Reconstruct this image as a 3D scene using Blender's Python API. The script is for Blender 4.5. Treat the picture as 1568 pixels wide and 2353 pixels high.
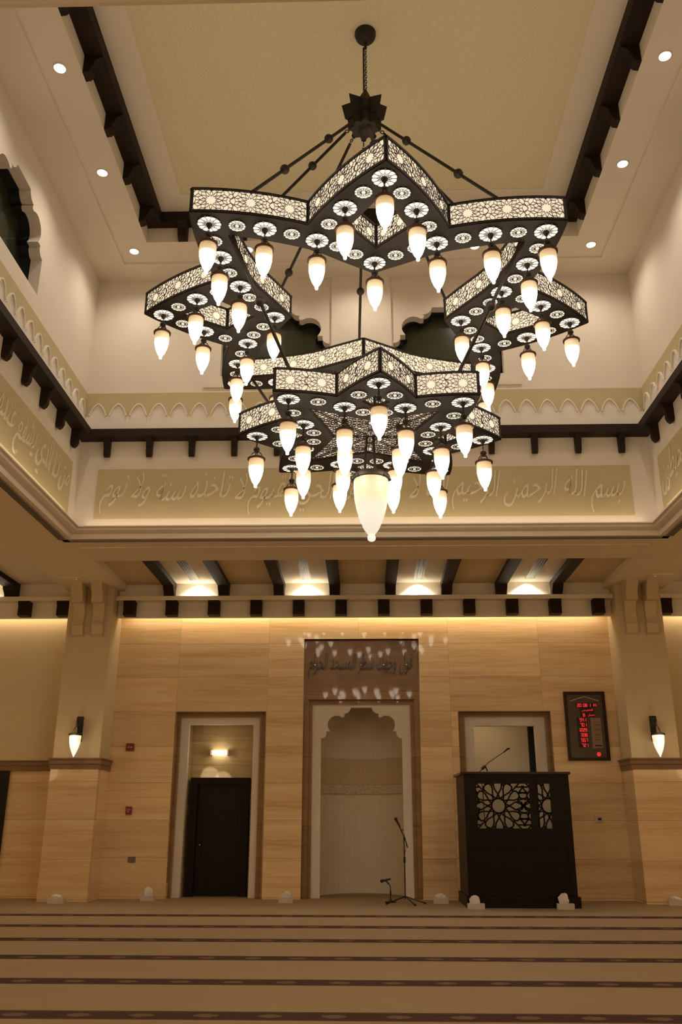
import bpy, bmesh, math, random
from mathutils import Matrix, Vector
random.seed(7)
for o in list(bpy.data.objects): bpy.data.objects.remove(o)
SC = bpy.context.scene; COL = SC.collection
PI = math.pi
def rad(d): return d*PI/180

# ------------------------------------------------------------------ camera
F_PX, PITCH, YAW, ROLL = 2005.6, rad(19.437), rad(1.531), rad(0.097)
cp, sp, cyw, syw = math.cos(PITCH), math.sin(PITCH), math.cos(YAW), math.sin(YAW)
fw = Vector((-syw*cp, cyw*cp, sp)); rt0 = Vector((cyw, syw, 0)); up0 = rt0.cross(fw)
rt = rt0*math.cos(ROLL)+up0*math.sin(ROLL); up = -rt0*math.sin(ROLL)+up0*math.cos(ROLL)
cam = bpy.data.objects.new('camera', bpy.data.cameras.new('camera')); COL.objects.link(cam)
cam.matrix_world = Matrix(((rt.x, up.x, -fw.x, 0), (rt.y, up.y, -fw.y, 0), (rt.z, up.z, -fw.z, 1.2), (0, 0, 0, 1)))
cam.data.sensor_fit = 'HORIZONTAL'; cam.data.sensor_width = 36; cam.data.lens = F_PX/1568*36
cam.data.clip_start = 0.05; cam.data.clip_end = 200
SC.camera = cam

# ------------------------------------------------------------------ world, exposure
w = bpy.data.worlds.new('world'); SC.world = w; w.use_nodes = True
w.node_tree.nodes['Background'].inputs[0].default_value = (0.02, 0.03, 0.02, 1)
w.node_tree.nodes['Background'].inputs[1].default_value = 0.3
SC.view_settings.view_transform = 'Standard'; SC.view_settings.look = 'None'
SC.view_settings.exposure = 0.0; SC.view_settings.gamma = 1.0; SC.view_settings.use_curve_mapping = False

WARM = (1.0, 0.74, 0.45)
LAMP_E = 13.0         # radiance of the pendant glass
PANEL_E = 0.82        # radiance of the frosted panels of the chandelier
def light(name, kind, loc, energy, col=WARM, rot=(0, 0, 0), **k):
    l = bpy.data.lights.new(name, kind); l.energy = energy; l.color = col
    for a, v in k.items(): setattr(l, a, v)
    o = bpy.data.objects.new(name, l); o.location = loc; o.rotation_euler = rot; COL.objects.link(o); return o
HALL_LIGHTS = 0.86
# recessed spots of the upper ceiling
UPSPOTS = [(sx*3.45, y) for sx in (-1, 1) for y in (4.26, 5.97, 7.68, 9.40, 11.11)] + [(x, 11.11) for x in (-1.71, 0.0, 1.71)]
for (x, y) in UPSPOTS:
    light('spot_upper', 'SPOT', (x, y, 9.31), 55, (1.0, 0.87, 0.76), spot_size=rad(150), spot_blend=1.0, shadow_soft_size=0.05)
# spots in the alcove ceiling that graze the wall
ALC = [-2.903, -0.983, 0.947, 2.849]
for x in ALC + [-6.72, 6.65]:
    light('spot_alcove', 'SPOT', (x, 14.79, 5.12), 60, (1.0, 0.94, 0.84), (rad(14), 0, 0), spot_size=rad(125), spot_blend=0.8, shadow_soft_size=0.03)
# cove strips behind the corbel band, washing the far wall
for (xc, sx) in ((-0.02, 8.3), (-7.2, 4.1), (7.15, 4.1)):
    light('cove_strip', 'AREA', (xc, 15.07, 4.72), 3.2*sx, (1.0, 0.78, 0.50), shape='RECTANGLE', size=sx, size_y=0.12)
# cove strips behind the lip of the cornice
for (x, y, sx, sy) in ((-4.14, 7.5, 0.07, 7.9), (4.14, 7.5, 0.07, 7.9), (0, 11.74, 8.0, 0.07)):
    light('cove_lip', 'AREA', (x, y, 5.165), 0.9*max(sx, sy), (1.0, 0.80, 0.58), (PI, 0, 0), shape='RECTANGLE', size=sx, size_y=sy)
# rest of the hall: ceiling downlights behind and beside the viewer
for (x, y) in ((-6.8, 1), (-6.8, 5), (-6.8, 9), (-6.8, 12.6), (6.8, 1), (6.8, 5), (6.8, 9), (6.8, 12.6), (-3, 0.5), (0, 0.5), (3, 0.5), (-3, -2), (3, -2)):
    light('spot_aisle', 'SPOT', (x, y, 4.95), 38*HALL_LIGHTS, (1.0, 0.72, 0.40), spot_size=rad(140), spot_blend=1.0, shadow_soft_size=0.08)

# unseen fill points beside and behind the viewer, added to brighten marble and soffit
for (x, y) in ((-4.9, 2.9), (4.9, 2.9), (-4.9, 0.2), (4.9, 0.2), (-9.2, 3), (9.2, 3), (-9.2, 8), (9.2, 8), (-9.2, 12), (9.2, 12)):
    light('fill_hall', 'POINT', (x, y, 2.5), (70 if abs(x) < 6 else 26)*HALL_LIGHTS, (1.0, 0.68, 0.36), shadow_soft_size=0.28)

# ------------------------------------------------------------------ node helper
class N:
    def __init__(s, name):
        s.m = bpy.data.materials.new(name); s.m.use_nodes = True; s.t = s.m.node_tree
        s.b = s.t.nodes['Principled BSDF']; s.out = s.t.nodes['Material Output']
    def node(s, typ, **k):
        n = s.t.nodes.new(typ)
        for a, v in k.items(): setattr(n, a, v)
        return n
    def put(s, sock, v):
        if hasattr(v, 'is_linked') or isinstance(v, bpy.types.NodeSocket): s.t.links.new(v, sock)
        else:
            if isinstance(v, tuple) and len(v) == 3 and sock.type == 'RGBA': v = v+(1,)
            sock.default_value = v
    def math(s, op, a, b=0.0, c=None):
        n = s.node('ShaderNodeMath', operation=op); s.put(n.inputs[0], a); s.put(n.inputs[1], b)
        if c is not None: s.put(n.inputs[2], c)
        return n.outputs[0]
    def xyz(s):
        c = s.node('ShaderNodeTexCoord').outputs['Object']; n = s.node('ShaderNodeSeparateXYZ'); s.put(n.inputs[0], c)
        return c, n.outputs[0], n.outputs[1], n.outputs[2]
    def vec(s, x, y, z):
        n = s.node('ShaderNodeCombineXYZ'); s.put(n.inputs[0], x); s.put(n.inputs[1], y); s.put(n.inputs[2], z); return n.outputs[0]
    def noise(s, v, scale, detail=3, rough=0.5):
        n = s.node('ShaderNodeTexNoise'); s.put(n.inputs['Vector'], v); n.inputs['Scale'].default_value = scale
        n.inputs['Detail'].default_value = detail; n.inputs['Roughness'].default_value = rough; return n.outputs[0]
    def mix(s, f, a, b, mode='MIX'):
        n = s.node('ShaderNodeMix', data_type='RGBA', blend_type=mode); s.put(n.inputs[0], f); s.put(n.inputs[6], a); s.put(n.inputs[7], b); return n.outputs[2]
    def ramp(s, f, stops):
        n = s.node('ShaderNodeValToRGB'); s.put(n.inputs[0], f); e = n.color_ramp.elements
        while len(e) < len(stops): e.new(0.5)
        for i, (p, c) in enumerate(stops): e[i].position = p; e[i].color = c+(1,)
        return n.outputs[0]
    def bump(s, h, strength=0.2, dist=0.01):
        n = s.node('ShaderNodeBump'); s.put(n.inputs['Height'], h); n.inputs['Strength'].default_value = strength
        n.inputs['Distance'].default_value = dist; s.t.links.new(n.outputs[0], s.b.inputs['Normal'])
    def set(s, col=None, rough=None, metal=None, spec=None, emit=None, es=None, coat=None):
        I = s.b.inputs
        if col is not None: s.put(I['Base Color'], col)
        if rough is not None: s.put(I['Roughness'], rough)
        if metal is not None: s.put(I['Metallic'], metal)
        if spec is not None: s.put(I['Specular IOR Level'], spec)
        if emit is not None: s.put(I['Emission Color'], emit)
        if es is not None: s.put(I['Emission Strength'], es)
        if coat is not None: s.put(I['Coat Weight'], coat)
        return s.m

def paint(name, c, rough=0.85, var=0.05):
    n = N(name); v, x, y, z = n.xyz(); f = n.noise(v, 1.3, 4)
    col = n.mix(f, tuple(k*(1-var) for k in c), tuple(min(1, k*(1+var)) for k in c))
    n.bump(n.noise(v, 90, 2), 0.05, 0.002); return n.set(col, rough, spec=0.25)
CREAM = paint('cream_paint', (0.78, 0.70, 0.58))
WHITE = paint('white_plaster', (0.84, 0.78, 0.68))
LOWC = paint('lower_wall_paint', (0.66, 0.54, 0.34))
RELIEF = paint('relief_paint', (0.75, 0.67, 0.50))
OLIVE = paint('olive_beige_paint', (0.56, 0.47, 0.27))
SOFF = paint('soffit_paint', (0.84, 0.75, 0.57))
NICHE = paint('niche_plaster', (0.80, 0.72, 0.58))

def wood(name, c1, c2, rough=0.45):
    n = N(name); v, x, y, z = n.xyz()
    f = n.noise(n.vec(n.math('MULTIPLY', x, 3), n.math('MULTIPLY', y, 3), n.math('MULTIPLY', z, 18)), 1.5, 5, 0.6)
    n.bump(f, 0.12, 0.004); return n.set(n.mix(f, c1, c2), rough, spec=0.2)
DARKW = wood('dark_timber', (0.014, 0.008, 0.005), (0.032, 0.018, 0.010), 0.6)
MINW = wood('ebony_wood', (0.007, 0.004, 0.003), (0.014, 0.008, 0.005), 0.45)
DOORW = wood('door_wood', (0.008, 0.006, 0.005), (0.016, 0.011, 0.008), 0.4)

def marble(name, cA, cB, cC, tw=1.2, th=0.42, rough=0.16, off=0.0, joint=0.55, shift=1.0, zo=0.0, rv=0.34, coat=0.4):
    """stone slabs with horizontal veins; every slab has its own tone"""
    n = N(name); v, x, y, z = n.xyz()
    u = n.math('ADD', n.math('ADD', x, y), off)
    z = n.math('SUBTRACT', z, zo); row = n.math('FLOOR', n.math('DIVIDE', z, th))
    sh = n.math('MULTIPLY', n.math('FRACT', n.math('MULTIPLY', row, 0.37)), tw*shift)
    ux = n.math('DIVIDE', n.math('ADD', u, sh), tw); colm = n.math('FLOOR', ux)
    wn = n.node('ShaderNodeTexWhiteNoise', noise_dimensions='2D'); n.put(wn.inputs['Vector'], n.vec(colm, row, 0.0)); rnd = wn.outputs[0]
    vz = n.math('ADD', z, n.math('MULTIPLY', rnd, 7.3))
    f1 = n.noise(n.vec(n.math('MULTIPLY', u, 0.35), 0.0, n.math('MULTIPLY', vz, 6.5)), 1.0, 6, 0.6)
    f2 = n.noise(n.vec(n.math('MULTIPLY', u, 1.3), 3.0, n.math('MULTIPLY', vz, 55.0)), 1.0, 5, 0.7)
    f = n.math('ADD', n.math('MULTIPLY', f1, 0.58), n.math('MULTIPLY', f2, 0.42))
    col = n.ramp(f, [(0.34, cA), (0.5, cB), (0.64, cC)])
    tone = n.math('ADD', n.math('MULTIPLY', rnd, rv), 1.0-rv*0.55)
    tn = n.node('ShaderNodeCombineColor'); n.put(tn.inputs[0], tone); n.put(tn.inputs[1], tone); n.put(tn.inputs[2], n.math('MULTIPLY', tone, 0.97))
    col = n.mix(1.0, col, tn.outputs[0], 'MULTIPLY')
    fz = n.math('FRACT', n.math('DIVIDE', z, th)); jz = n.math('LESS_THAN', fz, 0.012)
    jx = n.math('LESS_THAN', n.math('FRACT', ux), 0.003)
    j = n.math('MULTIPLY', n.math('MAXIMUM', jz, jx), joint)
    col = n.mix(j, col, (0.12, 0.06, 0.02))
    n.b.inputs['Coat Roughness'].default_value = 0.03
    return n.set(col, 0.35, spec=0.3, coat=coat)
MARB = marble('honey_marble', (0.62, 0.395, 0.19), (0.83, 0.605, 0.35), (0.91, 0.74, 0.49), tw=1.57, th=0.585, off=-11.96, shift=0.0, zo=0.025, rv=0.22, joint=0.45, rough=0.12)
MARBD = marble('brown_marble', (0.24, 0.13, 0.055), (0.31, 0.18, 0.08), (0.38, 0.23, 0.11), tw=0.9, th=1.1, off=0.35, rough=0.3, rv=0.15)
TRIMW = wood('moulding_stone', (0.20, 0.11, 0.055), (0.30, 0.18, 0.10), 0.4)

def carpet():
    n = N('carpet'); v, x, y, z = n.xyz()
    k = n.math('DIVIDE', n.math('SUBTRACT', y, 12.665-0.6257), 1.2514)
    d = n.math('MULTIPLY', n.math('SUBTRACT', n.math('ABSOLUTE', n.math('SUBTRACT', n.math('FRACT', k), 0.5)), 0.0), 1.2514)
    wob = n.math('MULTIPLY', n.math('SUBTRACT', n.noise(v, 0.5, 2), 0.5), 0.05)
    d = n.math('ABSOLUTE', n.math('ADD', n.math('MULTIPLY', n.math('SUBTRACT', n.math('FRACT', k), 0.5), 1.2514), wob))
    inst = n.math('MULTIPLY', n.math('LESS_THAN', d, 0.135), n.math('LESS_THAN', y, 13.2))
    fine = n.noise(v, 130, 2); big = n.noise(v, 2.0, 4)
    base = n.mix(big, (0.33, 0.235, 0.135), (0.385, 0.28, 0.168))
    base = n.mix(n.math('MULTIPLY', fine, 0.35), base, (0.30, 0.20, 0.10))
    # medallions along the stripe
    mx = n.math('MULTIPLY', n.math('SUBTRACT', n.math('FRACT', n.math('DIVIDE', x, 0.418)), 0.5), 0.418)
    ell = n.math('ADD', n.math('POWER', n.math('DIVIDE', n.math('ABSOLUTE', mx), 0.085), 1.6), n.math('POWER', n.math('DIVIDE', d, 0.055), 1.6))
    ell = n.math('ADD', ell, n.math('MULTIPLY', n.math('SUBTRACT', n.noise(v, 28, 2), 0.5), 1.1))
    med = n.math('LESS_THAN', ell, 1.0)
    sc = n.mix(n.noise(v, 16, 3), (0.055, 0.030, 0.022), (0.10, 0.055, 0.038))
    edge = n.math('MULTIPLY', n.math('GREATER_THAN', d, 0.112), n.math('LESS_THAN', d, 0.124))
    sc = n.mix(n.math('MULTIPLY', edge, 0.6), sc, (0.19, 0.115, 0.07))
    sc = n.mix(n.math('MULTIPLY', med, n.math('ADD', 0.25, n.math('MULTIPLY', n.noise(v, 45, 3), 0.6))), sc, (0.26, 0.17, 0.105))
    col = n.mix(inst, base, sc)
    n.bump(fine, 0.35, 0.006); return n.set(col, 0.95, spec=0.1)
CARPET = carpet()

def weave(name, c1, c2, s):
    n = N(name); v, x, y, z = n.xyz()
    a = n.math('SINE', n.math('MULTIPLY', n.math('ADD', x, y), s)); b = n.math('SINE', n.math('MULTIPLY', n.math('SUBTRACT', x, y), s))
    ln = n.math('MAXIMUM', n.math('GREATER_THAN', a, 0.93), n.math('GREATER_THAN', b, 0.93))
    ln2 = n.math('GREATER_THAN', n.math('SINE', n.math('MULTIPLY', x, s*1.41)), 0.95)
    ln = n.math('MAXIMUM', ln, ln2)
    n.bump(n.math('MULTIPLY', ln, -1.0), 0.6, 0.006)
    return n.set(n.mix(n.math('MULTIPLY', ln, 0.3), c1, c2), 0.85, spec=0.2)
PANELM = weave('carved_ceiling_panel', (0.74, 0.67, 0.46), (0.64, 0.56, 0.36), 46)
PANELB = weave('carved_alcove_panel', (0.72, 0.60, 0.39), (0.56, 0.43, 0.25), 60)

def plain(name, c, rough=0.5, metal=0.0, **k): return N(name).set(c, rough, metal, **k)
BRONZE = N('dark_bronze')
_v = BRONZE.xyz()[0]
BRONZE = BRONZE.set(BRONZE.mix(BRONZE.noise(_v, 14, 3), (0.014, 0.010, 0.007), (0.030, 0.021, 0.015)), 0.55, 0.25)
RIMB = plain('brown_bronze', (0.10, 0.05, 0.028), 0.3, 0.7)
BLACK = plain('matte_black', (0.006, 0.006, 0.006), 0.6)
BLKM = plain('black_metal', (0.012, 0.012, 0.012), 0.35, 0.3)
METAL = plain('silver_metal', (0.6, 0.58, 0.52), 0.25, 1.0)
REDP = plain('red_plastic', (0.22, 0.012, 0.012), 0.35)
PAPER = plain('white_card', (0.62, 0.55, 0.50), 0.7)
TISSUE = plain('tissue_paper', (0.78, 0.73, 0.70), 0.85)
GREYP = plain('grey_plate', (0.20, 0.17, 0.13), 0.35, 0.4)
FINM = plain('white_fin', (0.72, 0.66, 0.56), 0.5)
GLASSD = plain('dark_green_glass', (0.030, 0.036, 0.018), 0.22, 0.0, coat=0.3)
def emis(name, c, s, base=(0.6, 0.55, 0.45)):
    n = N(name); return n.set(base, 0.4, emit=c, es=s)
SPOTE = emis('spot_lens', (1.0, 0.92, 0.8), 14)
REDLED = emis('red_led', (1.0, 0.03, 0.04), 0.95, (0.1, 0, 0))
WHLAMP = emis('white_lamp', (1.0, 0.97, 0.86), 5)
PANELG = N('frosted_panel_glass'); _v, _x, _y, _z = PANELG.xyz()
PANELG = PANELG.set((0.7, 0.6, 0.45), 0.5, emit=PANELG.mix(PANELG.noise(_v, 2.5, 2), (1.0, 0.80, 0.56), (1.0, 0.87, 0.66)), es=PANEL_E)
MESHG = emis('lower_plate_glass', (1.0, 0.78, 0.58), 0.70, (0.5, 0.42, 0.3))
TOPFILL = emis('ceiling_fill_glow', (1.0, 0.85, 0.66), 1.3, (0.7, 0.6, 0.45))  # glowing sheet added on top of the tiers to brighten the lantern ceiling
MEDG = emis('medallion_glass', (1.0, 0.87, 0.68), 1.3, (0.7, 0.6, 0.45))
def shade_mat(name, zt, zb, e, lo=0.036, hi=0.48, base=0.7):
    """frosted glass with an amber collar and a painted bulb glow"""
    n = N(name); v, x, y, z = n.xyz()
    f = n.math('DIVIDE', n.math('SUBTRACT', z, zt), zb-zt)
    c = n.ramp(f, [(0.0, (0.70, 0.44, 0.20)), (0.34, (0.88, 0.64, 0.36)), (0.54, (1.0, 0.90, 0.74))])
    st = n.ramp(f, [(0.0, (lo, lo, lo)), (0.26, (lo*1.7, lo*1.7, lo*1.7)), (hi, (1, 1, 1)), (0.86, (1, 1, 1)), (1.0, (lo*2, lo*2, lo*2))])  # glow of the bulb inside, painted as brightness along the height
    return n.set((base, base*0.88, base*0.7), 0.4, emit=c, es=n.math('MULTIPLY', st, e))
SHADE = shade_mat('pendant_glass', 0.0, -0.289, LAMP_E)
BIGSH = shade_mat('large_pendant_glass', 0.05, -0.62, 0.80, 0.62, 0.5, 0.42)
SCSH = shade_mat('sconce_glass', 0.06, -0.36, 0.95, 0.9, 0.3)

# ------------------------------------------------------------------ mesh helpers
class MB:
    def __init__(s): s.v = []; s.f = []; s.mi = []
    def quad(s, *p, mi=0):
        i = len(s.v); s.v += [tuple(q) for q in p]; s.f.append(tuple(range(i, i+len(p)))); s.mi.append(mi); return s
    def box(s, x0, x1, y0, y1, z0, z1, mi=0):
        i = len(s.v)
        s.v += [(x, y, z) for z in (z0, z1) for (x, y) in ((x0, y0), (x1, y0), (x1, y1), (x0, y1))]
        for f in ((3, 2, 1, 0), (4, 5, 6, 7), (0, 1, 5, 4), (1, 2, 6, 5), (2, 3, 7, 6), (3, 0, 4, 7)):
            s.f.append(tuple(i+k for k in f)); s.mi.append(mi)
        return s
    def prism(s, pts, mapf, d0, d1, mi=0):
        """extrude a simple 2-D outline; mapf(u, v, d) -> xyz"""
        i = len(s.v); n = len(pts)
        s.v += [mapf(u, v, d0) for u, v in pts]+[mapf(u, v, d1) for u, v in pts]
        s.f.append(tuple(range(i+n-1, i-1, -1))); s.mi.append(mi)
        s.f.append(tuple(range(i+n, i+2*n))); s.mi.append(mi)
        for k in range(n):
            s.f.append((i+k, i+(k+1) % n, i+n+(k+1) % n, i+n+k)); s.mi.append(mi)
        return s
    def lathe(s, prof, n=20, c=(0, 0, 0), mi=0):
        i = len(s.v)
        for r, z in prof:
            for k in range(n): s.v.append((c[0]+r*math.cos(2*PI*k/n), c[1]+r*math.sin(2*PI*k/n), c[2]+z))
        for j in range(len(prof)-1):
            for k in range(n):
                a = i+j*n+k; b = i+j*n+(k+1) % n; s.f.append((a, b, b+n, a+n)); s.mi.append(mi)
        s.f.append(tuple(i+k for k in range(n))[::-1]); s.mi.append(mi)
        s.f.append(tuple(i+(len(prof)-1)*n+k for k in range(n))); s.mi.append(mi)
        return s
    def tube(s, pts, r, n=8, mi=0):
        pts = [Vector(p) for p in pts]; i = len(s.v); rr = r if isinstance(r, (list, tuple)) else [r]*len(pts)
        for k, p in enumerate(pts):
            d = (pts[min(k+1, len(pts)-1)]-pts[max(k-1, 0)]).normalized()
            a = d.orthogonal().normalized() if k == 0 else (a-d*a.dot(d)).normalized()
            b = d.cross(a)
            for j in range(n): s.v.append(tuple(p+(a*math.cos(2*PI*j/n)+b*math.sin(2*PI*j/n))*rr[k]))
        for k in range(len(pts)-1):
            for j in range(n):
                A = i+k*n+j; B = i+k*n+(j+1) % n; s.f.append((A, B, B+n, A+n)); s.mi.append(mi)
        s.f.append(tuple(i+j for j in range(n))[::-1]); s.mi.append(mi)
        e = i+(len(pts)-1)*n; s.f.append(tuple(e+j for j in range(n))); s.mi.append(mi)
        return s
    def ball(s, c, r, n=14, mi=0, sz=1.0):
        return s.lathe([(max(1e-4, r*math.sin(PI*j/10)), -r*sz*math.cos(PI*j/10)) for j in range(11)], n, c, mi)
    def torus(s, c, R, r, M=None, n=14, m=6, mi=0, stretch=1.0):
        i = len(s.v); M = M or Matrix.Identity(3)
        for a in range(n):
            for b in range(m):
                A = 2*PI*a/n; B = 2*PI*b/m
                p = M @ Vector(((R+r*math.cos(B))*math.cos(A), r*math.sin(B), (R+r*math.cos(B))*math.sin(A)*stretch)); s.v.append(tuple(p+Vector(c)))
        for a in range(n):
            for b in range(m):
                s.f.append((i+a*m+b, i+a*m+(b+1) % m, i+((a+1) % n)*m+(b+1) % m, i+((a+1) % n)*m+b)); s.mi.append(mi)
        return s
    def strap(s, p, q, w, mapf, d0, d1, mi=0):
        """flat bar between two 2-D points"""
        dx, dy = q[0]-p[0], q[1]-p[1]; L = math.hypot(dx, dy)
        if L < 1e-6: return s
        nx, ny = -dy/L*w/2, dx/L*w/2; ex, ey = dx/L*w*0.3, dy/L*w*0.3
        return s.prism([(p[0]-nx-ex, p[1]-ny-ey), (q[0]-nx+ex, q[1]-ny+ey), (q[0]+nx+ex, q[1]+ny+ey), (p[0]+nx-ex, p[1]+ny-ey)], mapf, d0, d1, mi)
    def mesh(s, name, mats, smooth=False, fix=True):
        me = bpy.data.meshes.new(name); me.from_pydata(s.v, [], s.f)
        for m in (mats if isinstance(mats, (list, tuple)) else [mats]): me.materials.append(m)
        for p, k in zip(me.polygons, s.mi): p.material_index = k; p.use_smooth = smooth
        if fix:
            bm = bmesh.new(); bm.from_mesh(me); bmesh.ops.recalc_face_normals(bm, faces=bm.faces); bm.to_mesh(me); bm.free()
        if smooth: me.set_sharp_from_angle(angle=rad(40))
        me.update(); return me
def link(name, me, parent=None, loc=None, M=None):
    o = bpy.data.objects.new(name, me); COL.objects.link(o)
    if parent: o.parent = parent
    if M is not None: o.matrix_local = M
    elif loc is not None: o.location = loc
    return o
def obj(name, mb, mats, parent=None, loc=None, smooth=False, M=None): return link(name, mb.mesh(name, mats, smooth), parent, loc, M)
def tag(o, label, cat, group=None, kind=None):
    o['label'] = label; o['category'] = cat
    if group: o['group'] = group
    if kind: o['kind'] = kind
    return o
def thing(name, label, cat, loc=(0, 0, 0), group=None, rz=0):
    o = bpy.data.objects.new(name, None); o.location = loc; o.rotation_euler = (0, 0, rz); o.empty_display_size = 0.1; COL.objects.link(o)
    return tag(o, label, cat, group)
def struct(name, mb, mats, parent=None, smooth=False):
    o = obj(name, mb, mats, parent, smooth=smooth); o['kind'] = 'structure'; return o
def holed(outer, holes, mapf, d0, d1, mi=0, into=None):
    """plate with holes: outlines in 2-D, faces by triangle fill, extruded from d0 to d1"""
    into = into or MB(); bm = bmesh.new(); loops = []
    for lp in [outer]+holes:
        vs = [bm.verts.new((u, v, 0)) for u, v in lp]; loops.append(vs)
        for k in range(len(vs)): bm.edges.new((vs[k], vs[(k+1) % len(vs)]))
    bmesh.ops.triangle_fill(bm, use_beauty=True, use_dissolve=False, edges=bm.edges[:])
    bm.verts.index_update(); n = len(bm.verts); i = len(into.v); co = [(v.co.x, v.co.y) for v in bm.verts]
    into.v += [mapf(u, v, d0) for u, v in co]+[mapf(u, v, d1) for u, v in co]
    for f in bm.faces:
        ix = [v.index for v in f.verts]
        into.f.append(tuple(i+k for k in ix)); into.mi.append(mi); into.f.append(tuple(i+n+k for k in reversed(ix))); into.mi.append(mi)
    for vs in loops:
        for k in range(len(vs)):
            a, b = vs[k].index, vs[(k+1) % len(vs)].index
            into.f.append((i+a, i+b, i+n+b, i+n+a)); into.mi.append(mi)
    bm.free(); return into
def rect(x0, x1, z0, z1): return [(x0, z0), (x1, z0), (x1, z1), (x0, z1)]
XZ = lambda u, v, d: (u, d, v)        # plates facing the viewer
XY = lambda u, v, d: (u, v, d)
YZ = lambda u, v, d: (d, u, v)        # plates on the side walls

# lobed arch head, unit half width, springing at v = 0
def lobed():
    r = [(1.0, 0.0)]
    def arc(cx, cy, rr, a0, a1, n=6):
        return [(cx+rr*math.cos(rad(a0+(a1-a0)*k/n)), cy+rr*math.sin(rad(a0+(a1-a0)*k/n))) for k in range(n+1)]
    r += arc(0.99, 0.13, 0.125, 270, 165, 6)
    r += [(0.865, 0.17), (0.772, 0.176)]
    r += arc(0.615, 0.335, 0.222, -38, 128, 12)
    r += [(0.43, 0.525), (0.418, 0.57), (0.45, 0.60)]
    r += arc(0.44, 0.78, 0.18, 265, 190, 6)
    return r
LOB = [(1.0, 0.0)]+lobed()[1:]
def arch_hole(xc, hw, z0, zs, htop=None):
    k = hw; R = [(xc+u*hw, zs+v*k) for u, v in LOB]; top = zs+0.75*k
    R.append((R[-1][0], top)); L = [(2*xc-x, z) for x, z in reversed(R)]
    return [(xc-hw, z0), (xc+hw, z0)]+R+L

# ------------------------------------------------------------------ floor and hall shell
struct('floor', MB().box(-9.5, 9.5, -4, 16.8, -0.1, 0.0), CARPET)
wb = holed([(-9.5, 0), (-3.22, 0), (-3.245, 2.95), (-1.68, 2.95), (-1.67, 0), (-1.045, 0), (-1.05, 4.20), (0.96, 4.20), (0.92, 0),
            (1.59, 0), (1.59, 2.95), (3.16, 2.955), (3.16, 0), (9.5, 0), (9.5, 4.9), (-9.5, 4.9)], [], XZ, 15.2, 15.34)
for k in range(len(wb.f)):
    zs = [wb.v[q] for q in wb.f[k]]
struct('wall_back', wb, MARB)
# painted upper part of the side bays (thin plaster skin above the dado)
for sx, nm in ((-1, 'wall_back_left'), (1, 'wall_back_right')):
    a, b = sorted((sx*9.5, sx*5.0)); struct(nm, MB().box(a, b, 15.17, 15.21, 2.1, 4.9), LOWC)
struct('wall_left', MB().box(-9.6, -9.5, -4, 15.34, 0, 5.6), CREAM)
struct('wall_right', MB().box(9.5, 9.6, -4, 15.34, 0, 5.6), CREAM)
struct('wall_front', MB().box(-9.6, 9.6, -4.1, -4.0, 0, 5.6), CREAM)
for i, (a, b) in enumerate(((-9.5, -5.10), (5.07, 9.5))):
    m = MB().box(a, b, 15.13, 15.2, 2.06, 2.13).box(a, b, 15.15, 15.2, 1.97, 2.06).box(a, b, 15.11, 15.2, 2.125, 2.14)
    struct('trim_%d' % (i+1), m, TRIMW)

# lower ceiling (z 5.0): soffits, raised alcove ceilings
c = MB()
c.box(-9.5, 9.5, -4, 3.15, 5.0, 5.5).box(-9.5, -4.27, 3.15, 12.95, 5.0, 5.5).box(4.27, 9.5, 3.15, 12.95, 5.0, 5.5).box(-4.27, 4.27, 11.88, 12.95, 5.0, 5.5)
c.box(-5.2, -4.19, 12.95, 15.2, 5.0, 5.5).box(4.17, 5.2, 12.95, 15.2, 5.0, 5.5)
struct('ceiling_alcove', MB().box(-9.5, -5.2, 12.95, 15.2, 5.135, 5.5).box(5.2, 9.5, 12.95, 15.2, 5.135, 5.5).box(-4.19, 4.17, 12.95, 15.2, 5.135, 5.5), WHITE)
# the soffit has a shallow raised border line
c.box(-4.19, 4.17, 12.25, 12.93, 4.985, 5.0)
struct('ceiling', c, SOFF)
# fascia wall above the alcove ledge, ledge and corbel band
struct('wall_fascia', MB().box(-4.31, 4.29, 14.9, 14.98, 4.53, 5.135).box(-9.5, -5.05, 14.9, 14.98, 4.53, 5.135).box(5.0, 9.5, 14.9, 14.98, 4.53, 5.135), WHITE)
struct('trim_3', MB().box(-4.31, 4.29, 14.74, 14.9, 4.80, 4.875).box(-9.5, -5.05, 14.74, 14.9, 4.80, 4.875).box(5.0, 9.5, 14.74, 14.9, 4.80, 4.875), SOFF)
# carved panels between the alcove beams
BX = [-3.40, -2.445, -1.475, -0.503, 0.468, 1.442, 2.39, 3.35]
edges = [-4.19]+BX+[4.17]
for i in range(0, 9, 2):
    a, b = edges[i], edges[i+1]; k = i//2
    o = obj('carved_panel', MB().box(a+0.0, b, 12.95, 14.9, 5.120, 5.134), PANELB)
    tag(o, 'olive carved plaster panel in the alcove ceiling, %s of five from the left' % ['first', 'second', 'third', 'fourth', 'fifth'][k], 'ceiling panel', 'carved panels of the alcove ceiling')

# ------------------------------------------------------------------ the tall lantern well
ZC = 9.35
WY = 11.85; NY = 3.15
WIN = [(-1.335, 0.84), (1.325, 0.84)]
def winhole(c_, hw=0.84): return arch_hole(c_, hw, 7.60, 8.14)
struct('wall_upper_back', holed(rect(-4.2, 4.2, 5.0, ZC+0.3), [winhole(*q) for q in WIN], XZ, WY, WY+0.15), CREAM)
SWIN = [8.78, 6.2]
for sx, nm in ((-1, 'wall_upper_left'), (1, 'wall_upper_right')):
    struct(nm, holed(rect(NY, WY+0.15, 5.0, ZC+0.3), [winhole(y) for y in SWIN], YZ, sx*4.2, sx*4.35), CREAM)
struct('wall_upper_front', MB().box(-4.35, 4.35, NY-0.15, NY, 5.0, ZC+0.3), CREAM)
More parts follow.
